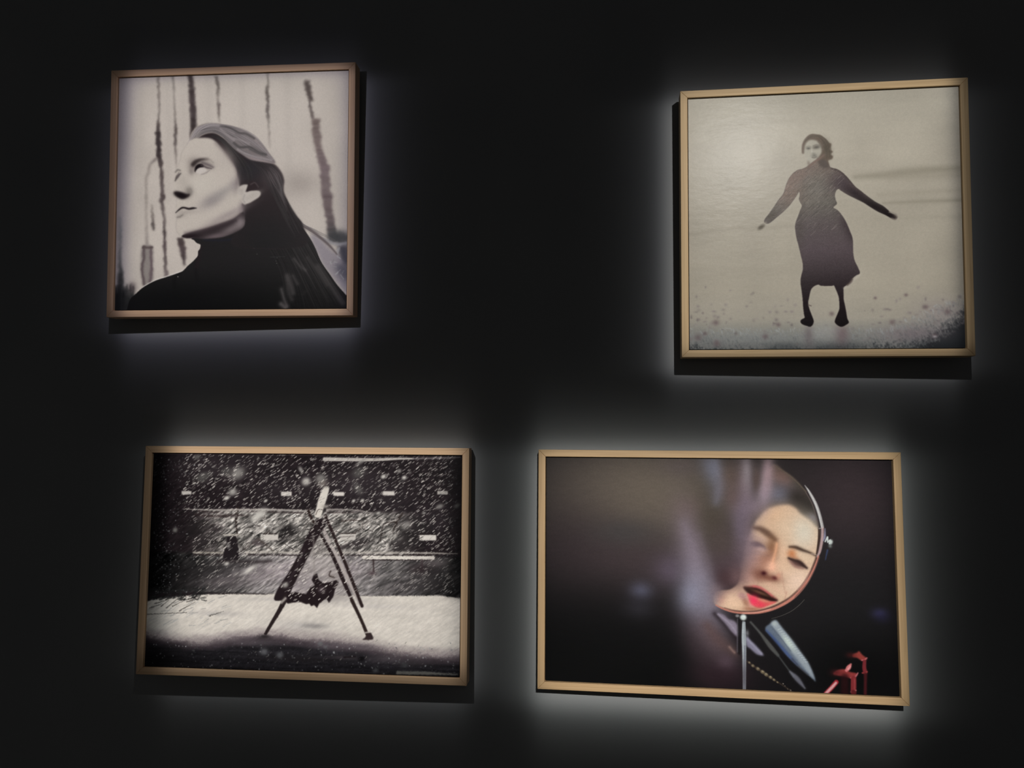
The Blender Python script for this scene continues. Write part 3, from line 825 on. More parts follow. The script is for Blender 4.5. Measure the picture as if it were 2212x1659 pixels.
    # lit windows and lamp strips
    for x, y, w, h, g in [(350, 354, 56, 20, 176), (918, 360, 60, 24, 196), (1215, 361, 62, 22, 198), (1500, 357, 66, 24, 192), (1806, 354, 60, 20, 160), (822, 607, 100, 34, 186), (1268, 606, 88, 36, 182), (1722, 609, 96, 32, 200)]:
        c.poly([(x - w / 2, y - h / 2), (x + w / 2, y - h / 2), (x + w / 2, y + h / 2), (x - w / 2, y + h / 2)], (g, g * .96, g * .92), 1.0, smooth=False)
    c.line([(790, 588), (865, 588)], 1.6, (44, 34, 32), .6, .9)
    c.line([(1225, 586), (1310, 584)], 1.6, (44, 34, 32), .6, .9)
    c.line([(1230, 606), (1300, 600)], 1.4, (100, 90, 86), .6, .8)
    c.line([(1676, 590), (1770, 590)], 2, (30, 24, 24), .6, .9)
    c.line([(1135, 163), (1400, 166), (1560, 160), (1640, 160)], [8, 6.5, 4.5, 3], (178, 170, 162), .8)
    c.line([(1640, 160), (1780, 156), (1905, 152)], [3.5, 3, 2.4], (110, 102, 102), 1, .85)
    c.line([(150, 133), (700, 136), (1130, 142)], 1.5, (62, 50, 52), .7, .7)
    for _ in range(60):
        x = R.uniform(1250, 1900)
        c.line([(x, R.uniform(150, 172)), (x + 12, R.uniform(146, 160))], 1, (120, 112, 112), .5, .5)
    # soft large flakes
    for x, y, rx, ry, g, a in [(640, 243, 34, 26, 138, .85), (575, 235, 26, 20, 84, .7), (1030, 290, 19, 17, 182, .95), (1112, 272, 24, 20, 128, .8), (612, 350, 20, 15, 156, .9), (578, 384, 13, 9, 190, .95), (285, 566, 11, 11, 112, .9),
                               (770, 470, 34, 18, 190, .8), (745, 500, 30, 16, 196, .7), (708, 792, 34, 10, 196, .9), (1470, 262, 12, 9, 190, .95), (1588, 268, 11, 9, 190, .95), (1790, 432, 18, 10, 128, .85), (1888, 428, 14, 9, 96, .8),
                               (1330, 240, 30, 22, 84, .8), (1325, 330, 16, 30, 96, .7), (1000, 222, 9, 15, 150, .8), (578, 758, 12, 8, 180, .9), (912, 878, 14, 11, 150, .9), (1340, 180, 26, 8, 140, .7), (410, 150, 16, 10, 96, .8),
                               (440, 270, 30, 20, 74, .7), (1560, 230, 10, 9, 140, .8), (1350, 398, 9, 7, 186, .9), (1300, 400, 9, 6, 186, .9), (1020, 60, 1, 1, 20, 0), (450, 255, 40, 14, 90, .5), (1600, 540, 22, 16, 150, .7), (1520, 600, 22, 20, 150, .6),
                               (1620, 240, 8, 6, 120, .6), (800, 400, 9, 6, 190, .9), (1440, 470, 10, 6, 170, .9), (1700, 470, 9, 6, 130, .9)]:
        c.blob(x, y, rx, ry, (g, g * .97, g * .93), a, R.uniform(-35, -15), 1.3)
    c.ruffle(3, .35)
    # driving snow
    flakes(1300, 330, 1860, 135, 470, 100, 215, 3, 7.5, .6, 1.5, .95)
    flakes(150, 330, 1800, 140, 470, 150, 205, 3, 6.5, 1.6, 2.8, .9)
    flakes(700, 380, 1860, 470, 730, 150, 215, 3, 9, .7, 1.6, .8)
    flakes(330, 420, 1700, 480, 730, 24, 60, 3, 9, .7, 1.5, .75)
    flakes(60, 500, 1780, 470, 730, 170, 205, 4, 7, 1.8, 3.2, .8)
    flakes(560, 400, 1860, 720, 930, 120, 205, 3, 9, .6, 1.4, .8)
    flakes(60, 870, 1330, 500, 960, 170, 210, 3, 6, 1.2, 2.4, .9)
    flakes(26, 920, 1200, 850, 1000, 170, 210, 3, 6, 1.4, 2.4, .9)
    flakes(90, 280, 460, 150, 880, 70, 150, 2, 6, .6, 1.6, .7)
    for _ in range(420):
        x, y = 160 + abs(R.normal(0, 1)) * 110, R.uniform(140, 930)
        r = R.uniform(.8, 2.6); g = R.uniform(50, 160)
        c.blob(x, y, r * 1.3, r, g, R.uniform(.3, .9), -35)
    for _ in range(200):
        x, y = 1890 - abs(R.normal(0, 1)) * 60, R.uniform(170, 930)
        r = R.uniform(.8, 2.4); g = R.uniform(50, 130)
        c.blob(x, y, r * 1.3, r, g, R.uniform(.3, .8), -35)
    # vignette painted in, darkening the left and right edges of the picture
    c.addnoise(-(1 - smooth(0., .07, X)), .55, 1 - smooth(y01(900), y01(960), Y))
    c.addnoise(-smooth(.93, 1., X), .4, 1 - smooth(y01(900), y01(960), Y))


# ---- print 4: face in a round make-up mirror ----
def paint_mirror(c):
    VD, VE, VF = (1120, 930, .40687), (1500, 990, .21695), (1540, 1290, .18987)
    c.cx = 1000
    c.view(*VD)
    c.img[:] = np.array([27, 24, 26]) / 255.
    c.blob(650, 350, 470, 280, (92, 83, 74), .9)
    c.blob(720, 340, 260, 170, (102, 92, 81), .7)
    c.blob(280, 640, 200, 180, (48, 40, 42), .7)
    c.blob(620, 690, 240, 120, (66, 55, 57), .8)
    c.blob(560, 540, 120, 50, (62, 60, 60), .6)
    c.blob(250, 1200, 400, 260, (13, 13, 13), .95)
    c.blob(700, 1300, 300, 190, (13, 13, 13), .95)
    c.blob(1780, 380, 200, 260, (58, 48, 50), .85)
    c.blob(1750, 950, 280, 240, (29, 28, 29), .9)
    c.blob(1800, 1300, 260, 170, (10, 10, 10), .95)
    # blurred hair and smoke-like hand in front
    c.blob(900, 420, 60, 50, (100, 84, 80), .6)
    c.blob(860, 190, 80, 40, (88, 78, 78), .5)
    c.blob(1035, 220, 40, 80, (108, 110, 124), .8, -20)
    c.blob(1055, 340, 30, 40, (98, 94, 104), .6)
    c.blob(930, 620, 60, 150, (116, 102, 110), .8, -14)
    c.blob(800, 740, 64, 60, (92, 80, 94), .65, -20)
    c.blob(960, 820, 60, 130, (136, 128, 142), .8, -14)
    c.blob(940, 890, 62, 66, (142, 144, 164), .85)
    c.blob(650, 850, 44, 34, (88, 88, 106), .7)
    c.blob(640, 940, 60, 40, (48, 46, 52), .6)
    c.blob(1045, 480, 66, 130, (72, 64, 56), .85)
    c.blob(1110, 620, 60, 80, (72, 60, 62), .7)
    c.blob(1120, 760, 60, 74, (58, 42, 45), .85, 20)
    c.line([(880, 500), (930, 640), (985, 800), (1000, 930)], [14, 26, 30, 26], (134, 122, 134), 11, .5)
    c.line([(960, 560), (1010, 700), (1030, 850)], [8, 12, 12], (112, 100, 108), 7, .5)
    c.line([(1045, 170), (1070, 280), (1050, 380)], [16, 22, 12], (122, 122, 138), 8, .5)
    c.blob(1010, 1010, 70, 90, (104, 96, 106), .75, -40)
    c.blob(1030, 1130, 60, 110, (92, 76, 80), .75, -40)
    c.blob(960, 1180, 50, 100, (60, 48, 52), .5, -30)
    c.blob(1090, 1240, 50, 40, (84, 70, 76), .6)
    c.blob(1020, 1300, 90, 60, (44, 32, 36), .7)

    # ---- the mirror
    c.view(*VE)
    mir = [(780, 60), (900, 130), (1010, 215), (1120, 360), (1195, 510), (1238, 680), (1240, 820), (1215, 960), (1165, 1100), (1080, 1250), (960, 1375), (820, 1455), (680, 1505), (540, 1525), (400, 1515), (290, 1490), (195, 1440),
           (215, 1330), (370, 1300), (450, 1180), (440, 900), (500, 650), (600, 450), (680, 250)]
    c.poly(mir, (66, 58, 52), 2)
    c.setclip(mir, 1.6)
    c.blob(880, 210, 130, 70, (116, 90, 82), .85, 35)
    c.blob(1050, 250, 60, 60, (66, 62, 54), .7)
    c.blob(850, 360, 110, 80, (106, 106, 120), .8)
    c.blob(1040, 400, 90, 70, (44, 39, 36), .95, 30)
    c.blob(1140, 500, 70, 60, (36, 32, 30), .95, 45)
    c.blob(1180, 590, 34, 26, (86, 82, 94), .7, 40)
    face = [(590, 660), (650, 580), (720, 510), (810, 480), (920, 463), (1000, 490), (1060, 555), (1140, 610), (1200, 670), (1260, 740), (1260, 900), (1200, 1100), (1090, 1270), (960, 1400), (820, 1480), (650, 1540), (400, 1540), (180, 1470),
            (200, 1340), (330, 1290), (430, 1250), (470, 1150), (480, 1000), (520, 850)]
    c.poly(face, (204, 172, 144), 3)
    c.blob(820, 570, 110, 70, (206, 168, 136), .8)
    c.blob(1090, 740, 110, 130, (208, 197, 178), .95)
    c.blob(900, 720, 60, 130, (208, 180, 152), .7)
    c.blob(1030, 1220, 120, 90, (222, 192, 170), .9, -35)
    c.blob(880, 960, 40, 100, (222, 182, 152), .7, -8)
    c.blob(560, 1090, 80, 120, (176, 134, 122), .85, 10)
    c.blob(640, 1000, 80, 60, (160, 118, 106), .7)
    c.blob(560, 900, 70, 100, (150, 122, 122), .7)
    # left brow, eye and the side of the nose
    c.line([(590, 690), (660, 705), (730, 750), (800, 810)], [8, 12, 14, 9], (92, 68, 56), 3.4, .95)
    c.blob(770, 890, 46, 80, (126, 88, 62), .9, 6)
    c.blob(720, 1020, 46, 90, (148, 104, 86), .85, 22)
    c.blob(655, 800, 50, 24, (172, 142, 130), .6, 20)
    c.blob(625, 866, 46, 26, (96, 78, 84), .9, 10)
    c.line([(570, 850), (620, 845), (680, 875), (705, 900)], [3, 5, 5, 2], (104, 84, 88), 2.4, .8)
    c.blob(660, 905, 44, 18, (176, 146, 142), .7, 10)
    c.blob(620, 940, 60, 16, (150, 122, 118), .6, 12)
    # right brow and eye
    c.line([(950, 882), (1010, 888), (1080, 915), (1150, 940), (1210, 972)], [4, 7, 6, 4, 2.5], (58, 42, 34), 2.2, .95)
    c.blob(972, 950, 30, 32, (190, 118, 74), .9)
    c.blob(1000, 985, 44, 16, (170, 110, 78), .6, 25)
    c.blob(1110, 1000, 60, 30, (212, 186, 158), .7, 20)
    c.line([(940, 995), (990, 1020), (1050, 1045), (1118, 1092)], [4, 8, 11, 4], (34, 20, 20), 2.0, .95)
    c.blob(1010, 1052, 46, 18, (92, 64, 60), .85, 25)
    c.line([(960, 1030), (1010, 1080), (1080, 1098)], [2, 4, 2], (140, 100, 92), 2, .7)
    # nose
    c.line([(820, 850), (805, 940), (780, 1030), (775, 1090)], [4, 5, 7, 8], (232, 170, 132), 2.6, .75)
    c.blob(765, 1085, 44, 44, (232, 178, 150), .85)
    c.blob(640, 1150, 56, 46, (128, 84, 70), .85, 10)
    c.blob(720, 1190, 92, 32, (116, 72, 58), .9, 10)
    c.blob(690, 1145, 20, 16, (58, 20, 24), .95)
    c.blob(800, 1192, 22, 15, (84, 36, 36), .9, 10)
    c.blob(840, 1170, 18, 26, (190, 134, 112), .7)
    c.line([(872, 1130), (880, 1220), (905, 1340)], 1.6, (182, 140, 120), 1.4, .7)
    c.line([(920, 1330), (900, 1400)], 1.4, (170, 120, 104), 1.4, .6)
    c.blob(780, 1280, 70, 24, (212, 170, 146), .7, 30)
    c.blob(520, 1190, 60, 40, (182, 140, 126), .7)
    # mouth
    c.poly([(485, 1285), (540, 1272), (610, 1268), (670, 1292), (750, 1342), (830, 1415), (740, 1400), (640, 1340), (560, 1310)], (150, 78, 74), 2.6)
    c.poly([(488, 1278), (550, 1284), (630, 1296), (715, 1338), (780, 1385), (835, 1415), (780, 1432), (700, 1422), (620, 1396), (545, 1356), (500, 1312)], (34, 17, 15), 1.8)
    c.blob(655, 1338, 66, 12, (104, 72, 54), .85, 20)
    c.line([(590, 1272), (650, 1282), (700, 1310), (770, 1370)], 2.2, (206, 96, 100), 1.6, .7)
    c.poly([(520, 1345), (580, 1370), (660, 1400), (760, 1425), (820, 1428), (770, 1455), (700, 1480), (640, 1492), (590, 1470), (550, 1420)], (206, 84, 84), 1.6)
    c.blob(590, 1415, 34, 36, (236, 48, 88), .9, 30)
    c.blob(660, 1460, 30, 20, (228, 60, 84), .7, 10)
    c.blob(690, 1415, 50, 12, (202, 130, 106), .8, 14)
    c.blob(500, 1420, 22, 50, (122, 74, 54), .85, -25)
    c.blob(570, 1500, 70, 14, (150, 96, 74), .8)
    c.blob(370, 1400, 90, 64, (228, 190, 160), .95, 15)
    c.blob(255, 1400, 36, 50, (206, 150, 130), .7)
    c.blob(300, 1330, 70, 22, (214, 168, 146), .6, -10)
    c.clip = None
    # veil of blurred strands over the left of the mirror
    c.blob(500, 300, 70, 200, (122, 106, 112), .85)
    c.blob(480, 500, 90, 120, (112, 98, 108), .85)
    c.blob(460, 760, 60, 180, (104, 92, 104), .85)
    c.blob(440, 960, 56, 110, (104, 88, 96), .85)
    c.blob(330, 1060, 110, 130, (78, 64, 70), .8)
    c.blob(540, 800, 40, 130, (122, 104, 112), .6)
    c.blob(300, 1200, 70, 80, (64, 46, 48), .9, 30)
    c.blob(430, 1180, 60, 80, (112, 86, 86), .7)
    c.blob(280, 850, 100, 120, (76, 66, 62), .7)
    c.blob(700, 330, 56, 130, (148, 132, 142), .9, 8)
    c.blob(725, 150, 42, 130, (156, 132, 136), .9, 6)
    c.blob(620, 180, 26, 70, (86, 72, 68), .8, -6)
    c.blob(520, 130, 36, 120, (136, 126, 130), .75)
    c.blob(610, 240, 20, 60, (84, 70, 66), .7)
    c.blob(350, 180, 70, 100, (96, 78, 70), .6)
    c.blob(370, 380, 60, 90, (96, 78, 74), .6)
    c.blob(600, 480, 60, 60, (128, 112, 122), .6)
    c.blob(480, 1370, 36, 26, (168, 126, 128), .7, 20)
    c.blob(215, 1320, 60, 50, (110, 90, 92), .8)
    c.blob(190, 1400, 40, 60, (124, 104, 108), .7)
    c.blob(100, 1350, 90, 150, (122, 118, 130), .6)
    # rim
    c.line([(820, 90), (920, 150), (1020, 235), (1110, 330)], [1.5, 2, 2, 3], (96, 84, 72), 1, .8)
    c.line([(1100, 270), (1150, 345), (1210, 460), (1250, 580), (1275, 680)], [1, 5, 6.5, 6.5, 5.5], (168, 164, 162), .8)
    c.line([(1125, 300), (1185, 410), (1235, 540), (1265, 690)], [1, 2, 2.4, 2], (206, 204, 200), .6, .7)
    c.line([(1110, 340), (1170, 450), (1215, 590), (1235, 690)], 1.6, (96, 84, 80), .7, .9)
    c.line([(1238, 700), (1240, 800), (1222, 930), (1212, 970)], [2.5, 4.4, 3.4, 2], (52, 38, 34), .8)
    c.line([(1275, 700), (1272, 800), (1250, 920), (1225, 980)], [5.5, 6, 5.5, 3.5], (168, 142, 140), .8)
    c.line([(1300, 700), (1298, 780), (1285, 820)], [1.5, 4, 2], (150, 148, 172), .8, .8)
    c.line([(1235, 975), (1185, 1110), (1100, 1260), (980, 1390), (830, 1480), (680, 1528), (540, 1542), (400, 1532), (290, 1500), (215, 1462)], [3, 4.5, 6, 6.5, 6, 5.5, 4.5, 4, 3.5, 2], (182, 118, 102), .8)
    c.line([(1210, 990), (1150, 1130), (1070, 1260), (950, 1380), (810, 1460), (680, 1505), (540, 1522), (400, 1514), (300, 1488)], 1.3, (108, 66, 56), .7, .8)
    c.line([(1246, 985), (1200, 1105), (1120, 1250), (1000, 1385)], 1.4, (96, 70, 66), .7, .8)
    c.line([(760, 1500), (620, 1535), (480, 1540)], 1.4, (226, 168, 150), .6, .7)
    c.line([(1155, 1110), (1100, 1230), (1030, 1310)], 1.6, (200, 150, 140), .7, .6)
    c.line([(1240, 700), (1285, 690)], 1.4, (190, 180, 178), .6, .8)
    c.line([(1165, 950), (1225, 965)], 1.2, (190, 170, 160), .6, .7)
    # hinge screw
    c.line([(1302, 830), (1325, 785), (1328, 835), (1350, 815), (1345, 850)], [2.5, 3.5, 3, 3.5, 3], (198, 204, 200), .7, smooth=False)
    c.blob(1358, 835, 16, 22, (190, 198, 192), .95, 20, 1.8)
    c.blob(1352, 875, 12, 12, (120, 126, 122), .8)
    c.line([(1325, 915), (1315, 960), (1305, 1010)], [3, 2.2, 1], (58, 74, 112), 1, .8)
    c.line([(1095, 1408), (1040, 1465), (960, 1525), (860, 1570), (770, 1595)], [.9, 1.0, .9, .8, .6], (92, 88, 82), .4, .85)
    # ---- below the mirror
    c.view(*VF)
    c.line([(20, 190), (200, 380), (330, 560)], 7, (34, 26, 30), 4, .8)
    c.poly([(45, 185), (120, 200), (180, 250), (240, 270), (285, 330), (285, 445), (220, 400), (140, 300)], (126, 116, 130), 2)
    c.line([(60, 195), (180, 290), (270, 400)], 3, (150, 142, 154), 1.4, .6)
    c.poly([(380, 440), (430, 490), (500, 560), (560, 630), (575, 665), (500, 650), (430, 590), (380, 545)], (122, 118, 136), 1.8)
    c.line([(385, 470), (470, 560), (550, 640)], 4, (150, 148, 164), 1.4, .6)
    c.line([(-60, 330), (60, 480), (200, 600), (260, 650)], [20, 22, 18, 8], (88, 68, 66), 8, .7)
    c.line([(190, 570), (245, 630)], 4.5, (150, 122, 112), 2, .7)
    c.blob(150, 740, 60, 50, (88, 72, 80), .7)
    c.line([(282, 250), (280, 420), (280, 620)], [2, 3, 2], (96, 90, 98), 1, .8)
    c.line([(300, 260), (300, 640)], 5, (22, 20, 21), 1.5, .8)
    c.line([(352, 280), (352, 450), (356, 640), (358, 1060)], [6.5, 9.5, 8.5, 6.5], (148, 154, 158), .7)
    c.line([(342, 300), (342, 480), (350, 700)], 2, (186, 192, 192), .7, .7)
    c.line([(362, 560), (360, 760), (358, 1050)], 3.5, (104, 106, 116), .9, .7)
    c.blob(390, 410, 14, 24, (120, 120, 124), .8)
    c.line([(322, 262), (370, 268)], 4, (26, 24, 25), .8, .8)
    c.blob(345, 230, 32, 30, (196, 204, 198), 1, 0, 2.4)
    c.blob(355, 218, 14, 12, (220, 226, 220), .6)
    c.blob(278, 212, 18, 14, (138, 134, 134), .9, 0, 1.6)
    # thin handle
    c.line([(430, 285), (540, 410), (650, 555), (740, 660)], [4, 5, 9, 6], (80, 80, 78), 1.2, .9)
    c.line([(740, 660), (850, 810), (920, 900)], [3, 3, 5], (66, 68, 68), 1, .85)
    c.line([(880, 850), (960, 930), (1045, 1035)], [4, 10, 3], (108, 108, 118), 1.6, .85)
    # brush
    c.poly([(600, 340), (650, 300), (690, 268), (725, 268), (760, 320), (860, 440), (960, 580), (1050, 700), (1105, 790), (1140, 870), (1170, 960), (1130, 925), (1040, 850), (960, 780), (840, 660), (720, 500), (610, 390)], (92, 102, 116), 1.4)
    c.poly([(665, 300), (700, 268), (728, 275), (800, 365), (900, 490), (1000, 625), (1080, 740), (1130, 850), (1155, 930), (1100, 880), (1010, 770), (900, 630), (790, 470), (690, 350)], (140, 148, 154), 2.2)
    c.blob(860, 520, 70, 26, (190, 202, 190), .8, 52)
    c.blob(700, 300, 22, 18, (170, 178, 176), .8)
    c.line([(610, 380), (720, 500), (840, 640), (960, 770)], [4, 6, 6, 3], (62, 78, 118), 1.6, .85)
    c.line([(670, 340), (790, 490), (880, 610)], 2.4, (84, 92, 104), 1.2, .8)
    c.line([(900, 700), (990, 800), (1080, 880)], 3, (60, 60, 66), 1.4, .7)
    for k in range(16):
        t = k / 16
        c.line([(740 + 330 * t, 370 + 390 * t), (770 + 330 * t, 360 + 400 * t)], 1.2, (196, 204, 204), .6, .5)
    # beaded chain
    for k, (x, y) in enumerate([(415, 745), (455, 780), (512, 815), (565, 850), (605, 880), (655, 912), (695, 940), (735, 968), (800, 985), (820, 1010), (850, 1045), (885, 1060)]):
        r = 9 + 6 * math.sin(k * .5)
        c.blob(x, y, r * 1.3, r, (148, 134, 104) if k < 8 else (150, 138, 132), .95, 30, 1.5)
        c.blob(x - 3, y - 4, r * .5, r * .4, (196, 186, 156), .7)
    c.line([(390, 730), (600, 880), (760, 980), (880, 1060)], 2.4, (76, 62, 48), 1, .6)
    c.blob(190, 900, 200, 120, (40, 26, 32), .5)
    # red lipsticks
    c.line([(1270, 1110), (1340, 1040), (1405, 965)], [8, 9, 9], (150, 40, 48), .9)
    c.line([(1285, 1095), (1350, 1030), (1400, 975)], [5, 5.5, 4.5], (204, 150, 150), .9)
    c.poly([(1370, 870), (1420, 830), (1500, 820), (1560, 850), (1640, 868), (1625, 900), (1580, 925), (1500, 905), (1420, 890)], (132, 52, 50), 1.3)
    c.blob(1400, 860, 40, 26, (70, 26, 28), .7)
    c.line([(1570, 918), (1620, 905), (1650, 862)], [2.5, 3, 2], (196, 112, 118), .8, .85)
    c.line([(1500, 915), (1500, 1000), (1500, 1110)], [16, 16, 16], (40, 15, 17), 3, .8)
    c.line([(1600, 925), (1600, 1000), (1598, 1070)], [11, 11.5, 11], (118, 42, 44), .9)
    c.line([(1612, 935), (1612, 1060)], 2.4, (150, 66, 68), .9, .7)
    c.line([(1572, 1078), (1600, 1076), (1628, 1060)], 2.2, (190, 120, 116), .7, .85)
    c.line([(1600, 1085), (1602, 1125)], 11, (86, 30, 32), 1)
    c.line([(1520, 832), (1545, 800), (1570, 762)], [6, 9, 3], (196, 112, 112), .9)
    c.line([(1538, 820), (1560, 790)], 3, (222, 160, 160), .8, .7)
    c.poly([(1590, 650), (1640, 630), (1662, 612), (1700, 655), (1750, 695), (1735, 722), (1690, 722), (1640, 690), (1590, 680)], (134, 56, 50), 1.3)
    c.blob(1570, 660, 36, 22, (64, 24, 24), .7)
    c.line([(1695, 718), (1725, 712), (1752, 692)], 2.4, (190, 104, 108), .7, .85)
    c.line([(1725, 730), (1722, 800), (1732, 850)], [7, 8, 9], (112, 40, 44), .9)
    c.line([(1700, 862), (1730, 862), (1755, 848)], 2.4, (160, 62, 62), .7, .9)
    c.line([(1735, 875), (1735, 960), (1732, 1130)], [7, 6, 6], (70, 24, 28), 1.2, .9)
    c.blob(1900, 185, 60, 40, (52, 50, 82), .75)
    c.blob(1930, 240, 60, 40, (32, 30, 48), .5)
    c.addnoise(c.noise(1.6), .035)
    c.addnoise(c.noise(4, 3), .02)


# ------------------------------------------------------------------ materials
def principled(name, color=(.5, .5, .5), rough=.5, spec=.5):
    m = bpy.data.materials.new(name)
    m.use_nodes = True
    b = m.node_tree.nodes['Principled BSDF']
    b.inputs['Base Color'].default_value = (*color, 1)
    b.inputs['Roughness'].default_value = rough
    b.inputs['Specular IOR Level'].default_value = spec
    return m, m.node_tree, b


def wall_material():
    m, t, b = principled('matte_dark_wall_paint', (.2, .2, .2), .9, .08)
    tc = t.nodes.new('ShaderNodeTexCoord')
    n = t.nodes.new('ShaderNodeTexNoise'); n.inputs['Scale'].default_value = 3.0; n.inputs['Detail'].default_value = 6
    t.links.new(tc.outputs['Object'], n.inputs['Vector'])
    r = t.nodes.new('ShaderNodeValToRGB')
    r.color_ramp.elements[0].position = .3; r.color_ramp.elements[0].color = (.262, .266, .268, 1)
    r.color_ramp.elements[1].position = .7; r.color_ramp.elements[1].color = (.288, .291, .288, 1)
    t.links.new(n.outputs['Fac'], r.inputs['Fac']); t.links.new(r.outputs['Color'], b.inputs['Base Color'])
    f = t.nodes.new('ShaderNodeTexNoise'); f.inputs['Scale'].default_value = 260; f.inputs['Detail'].default_value = 3
    t.links.new(tc.outputs['Object'], f.inputs['Vector'])
    bp = t.nodes.new('ShaderNodeBump'); bp.inputs['Strength'].default_value = .12; bp.inputs['Distance'].default_value = .0015
    t.links.new(f.outputs['Fac'], bp.inputs['Height']); t.links.new(bp.outputs['Normal'], b.inputs['Normal'])
    return m


def wood_material(name, c0, c1, seed):
    m, t, b = principled(name, c1, .55, .3)
    tc = t.nodes.new('ShaderNodeTexCoord')
    mp = t.nodes.new('ShaderNodeMapping')
    mp.inputs['Scale'].default_value = (3.0, 160, 160)
    mp.inputs['Location'].default_value = (seed, seed * 2, 0)
    t.links.new(tc.outputs['UV'], mp.inputs['Vector'])
    n = t.nodes.new('ShaderNodeTexNoise'); n.inputs['Scale'].default_value = 1.6; n.inputs['Detail'].default_value = 5; n.inputs['Distortion'].default_value = .6
    t.links.new(mp.outputs['Vector'], n.inputs['Vector'])
    r = t.nodes.new('ShaderNodeValToRGB')
    r.color_ramp.elements[0].position = .3; r.color_ramp.elements[0].color = (*c0, 1)
    r.color_ramp.elements[1].position = .68; r.color_ramp.elements[1].color = (*c1, 1)
    t.links.new(n.outputs['Fac'], r.inputs['Fac']); t.links.new(r.outputs['Color'], b.inputs['Base Color'])
    bp = t.nodes.new('ShaderNodeBump'); bp.inputs['Strength'].default_value = .15; bp.inputs['Distance'].default_value = .001
    t.links.new(n.outputs['Fac'], bp.inputs['Height']); t.links.new(bp.outputs['Normal'], b.inputs['Normal'])
    return m


def print_material(name, canvas, gain, tint, rough, spec, bump):
    """the painted picture under a varnish"""
    s = np.clip(canvas.img, 0, 1)
    lin = np.where(s <= .04045, s / 12.92, ((s + .055) / 1.055) ** 2.4)
    lin = np.clip(lin / gain / np.array(tint), 0, .9)
    enc = np.where(lin <= .0031308, lin * 12.92, 1.055 * lin ** (1 / 2.4) - .055)
    px = np.ones((canvas.H, canvas.W, 4), np.float32)
    px[..., :3] = enc[::-1]
    im = bpy.data.images.new(name, canvas.W, canvas.H, alpha=False)
    im.colorspace_settings.name = 'sRGB'
    im.pixels.foreach_set(px.ravel())
    im.update(); im.pack()
    m, t, b = principled(name, (.5, .5, .5), rough, spec)
    tx = t.nodes.new('ShaderNodeTexImage'); tx.image = im; tx.interpolation = 'Cubic'; tx.extension = 'EXTEND'
    tc = t.nodes.new('ShaderNodeTexCoord')
    t.links.new(tc.outputs['UV'], tx.inputs['Vector'])
    t.links.new(tx.outputs['Color'], b.inputs['Base Color'])
    n = t.nodes.new('ShaderNodeTexNoise'); n.inputs['Scale'].default_value = 26; n.inputs['Detail'].default_value = 7; n.inputs['Roughness'].default_value = .6
    mp = t.nodes.new('ShaderNodeMapping'); mp.inputs['Scale'].default_value = (1, 1, 2.2)
    t.links.new(tc.outputs['Object'], mp.inputs['Vector']); t.links.new(mp.outputs['Vector'], n.inputs['Vector'])
    bp = t.nodes.new('ShaderNodeBump'); bp.inputs['Strength'].default_value = bump; bp.inputs['Distance'].default_value = .004
    t.links.new(n.outputs['Fac'], bp.inputs['Height']); t.links.new(bp.outputs['Normal'], b.inputs['Normal'])
    return m


# ------------------------------------------------------------------ geometry helpers
def mesh_object(name, verts, faces, mats, parent=None, uvs=None, mat_idx=None, bevel=0, smooth=False):
    me = bpy.data.meshes.new(name)
    me.from_pydata([tuple(v) for v in verts], [], faces)
    for m in mats:
        me.materials.append(m)
    if uvs is not None:
        uv = me.uv_layers.new(name='UVMap')
        k = 0
        for f in uvs:
            for co in f:
                uv.data[k].uv = co
                k += 1
    if mat_idx is not None:
        for p, i in zip(me.polygons, mat_idx):
            p.material_index = i
    me.update()
    o = bpy.data.objects.new(name, me)
    COL.objects.link(o)
    if parent:
        o.parent = parent
    if bevel:
        b = o.modifiers.new('edge', 'BEVEL')
        b.width = bevel; b.segments = 3; b.limit_method = 'ANGLE'; b.angle_limit = math.radians(35)
    return o


def box_mesh(x0, x1, y0, y1, z0, z1):
    v = [(x, y, z) for x in (x0, x1) for y in (y0, y1) for z in (z0, z1)]
    f = [(0, 1, 3, 2), (4, 6, 7, 5), (0, 4, 5, 1), (2, 3, 7, 6), (0, 2, 6, 4), (1, 5, 7, 3)]
    return v, f


RAIL, DEPTH, RECESS, GAP = .0166, .040, .0055, .0022


def frame_rail(parent, w, h, side, mat):
    """mitred moulding: front, inner lip, back and outer faces; local y = 0 is the front"""
    W2, H2 = w / 2, h / 2
    prof = [(0, 0), (RAIL, 0), (RAIL, DEPTH), (0, DEPTH)]           # inset from the outer edge, depth
    def pt(inset, d, end):
        a, b = W2 - inset, H2 - inset
        e = -1 if end == 0 else 1
        if side == 0: return (e * a, d, b)
        if side == 2: return (e * a, d, -b)
        if side == 1: return (a, d, e * b)
        return (-a, d, e * b)
    v, f, uv = [], [], []
    length = w if side in (0, 2) else h
    for end in (0, 1):
        for ins, d in prof:
            v.append(pt(ins, d, end))
    n = 4
    acc = [0, RAIL, RAIL + DEPTH, 2 * RAIL + DEPTH, 2 * RAIL + 2 * DEPTH]
    for i in range(n):
        j = (i + 1) % n
        f.append((i, j, n + j, n + i))
        uv.append([(side * 1.7, acc[i]), (side * 1.7, acc[i + 1]), (side * 1.7 + length, acc[i + 1]), (side * 1.7 + length, acc[i])])
    f.append((0, 1, 2, 3)); uv.append([(side * 1.7, a) for a in acc[:4]])
    f.append((7, 6, 5, 4)); uv.append([(side * 1.7 + length, a) for a in acc[:4]])
    o = mesh_object('frame_rail', v, f, [mat], parent, uv, bevel=.0011)
    import bmesh
    bm = bmesh.new(); bm.from_mesh(o.data); bmesh.ops.recalc_face_normals(bm, faces=bm.faces); bm.to_mesh(o.data); bm.free()
    return o


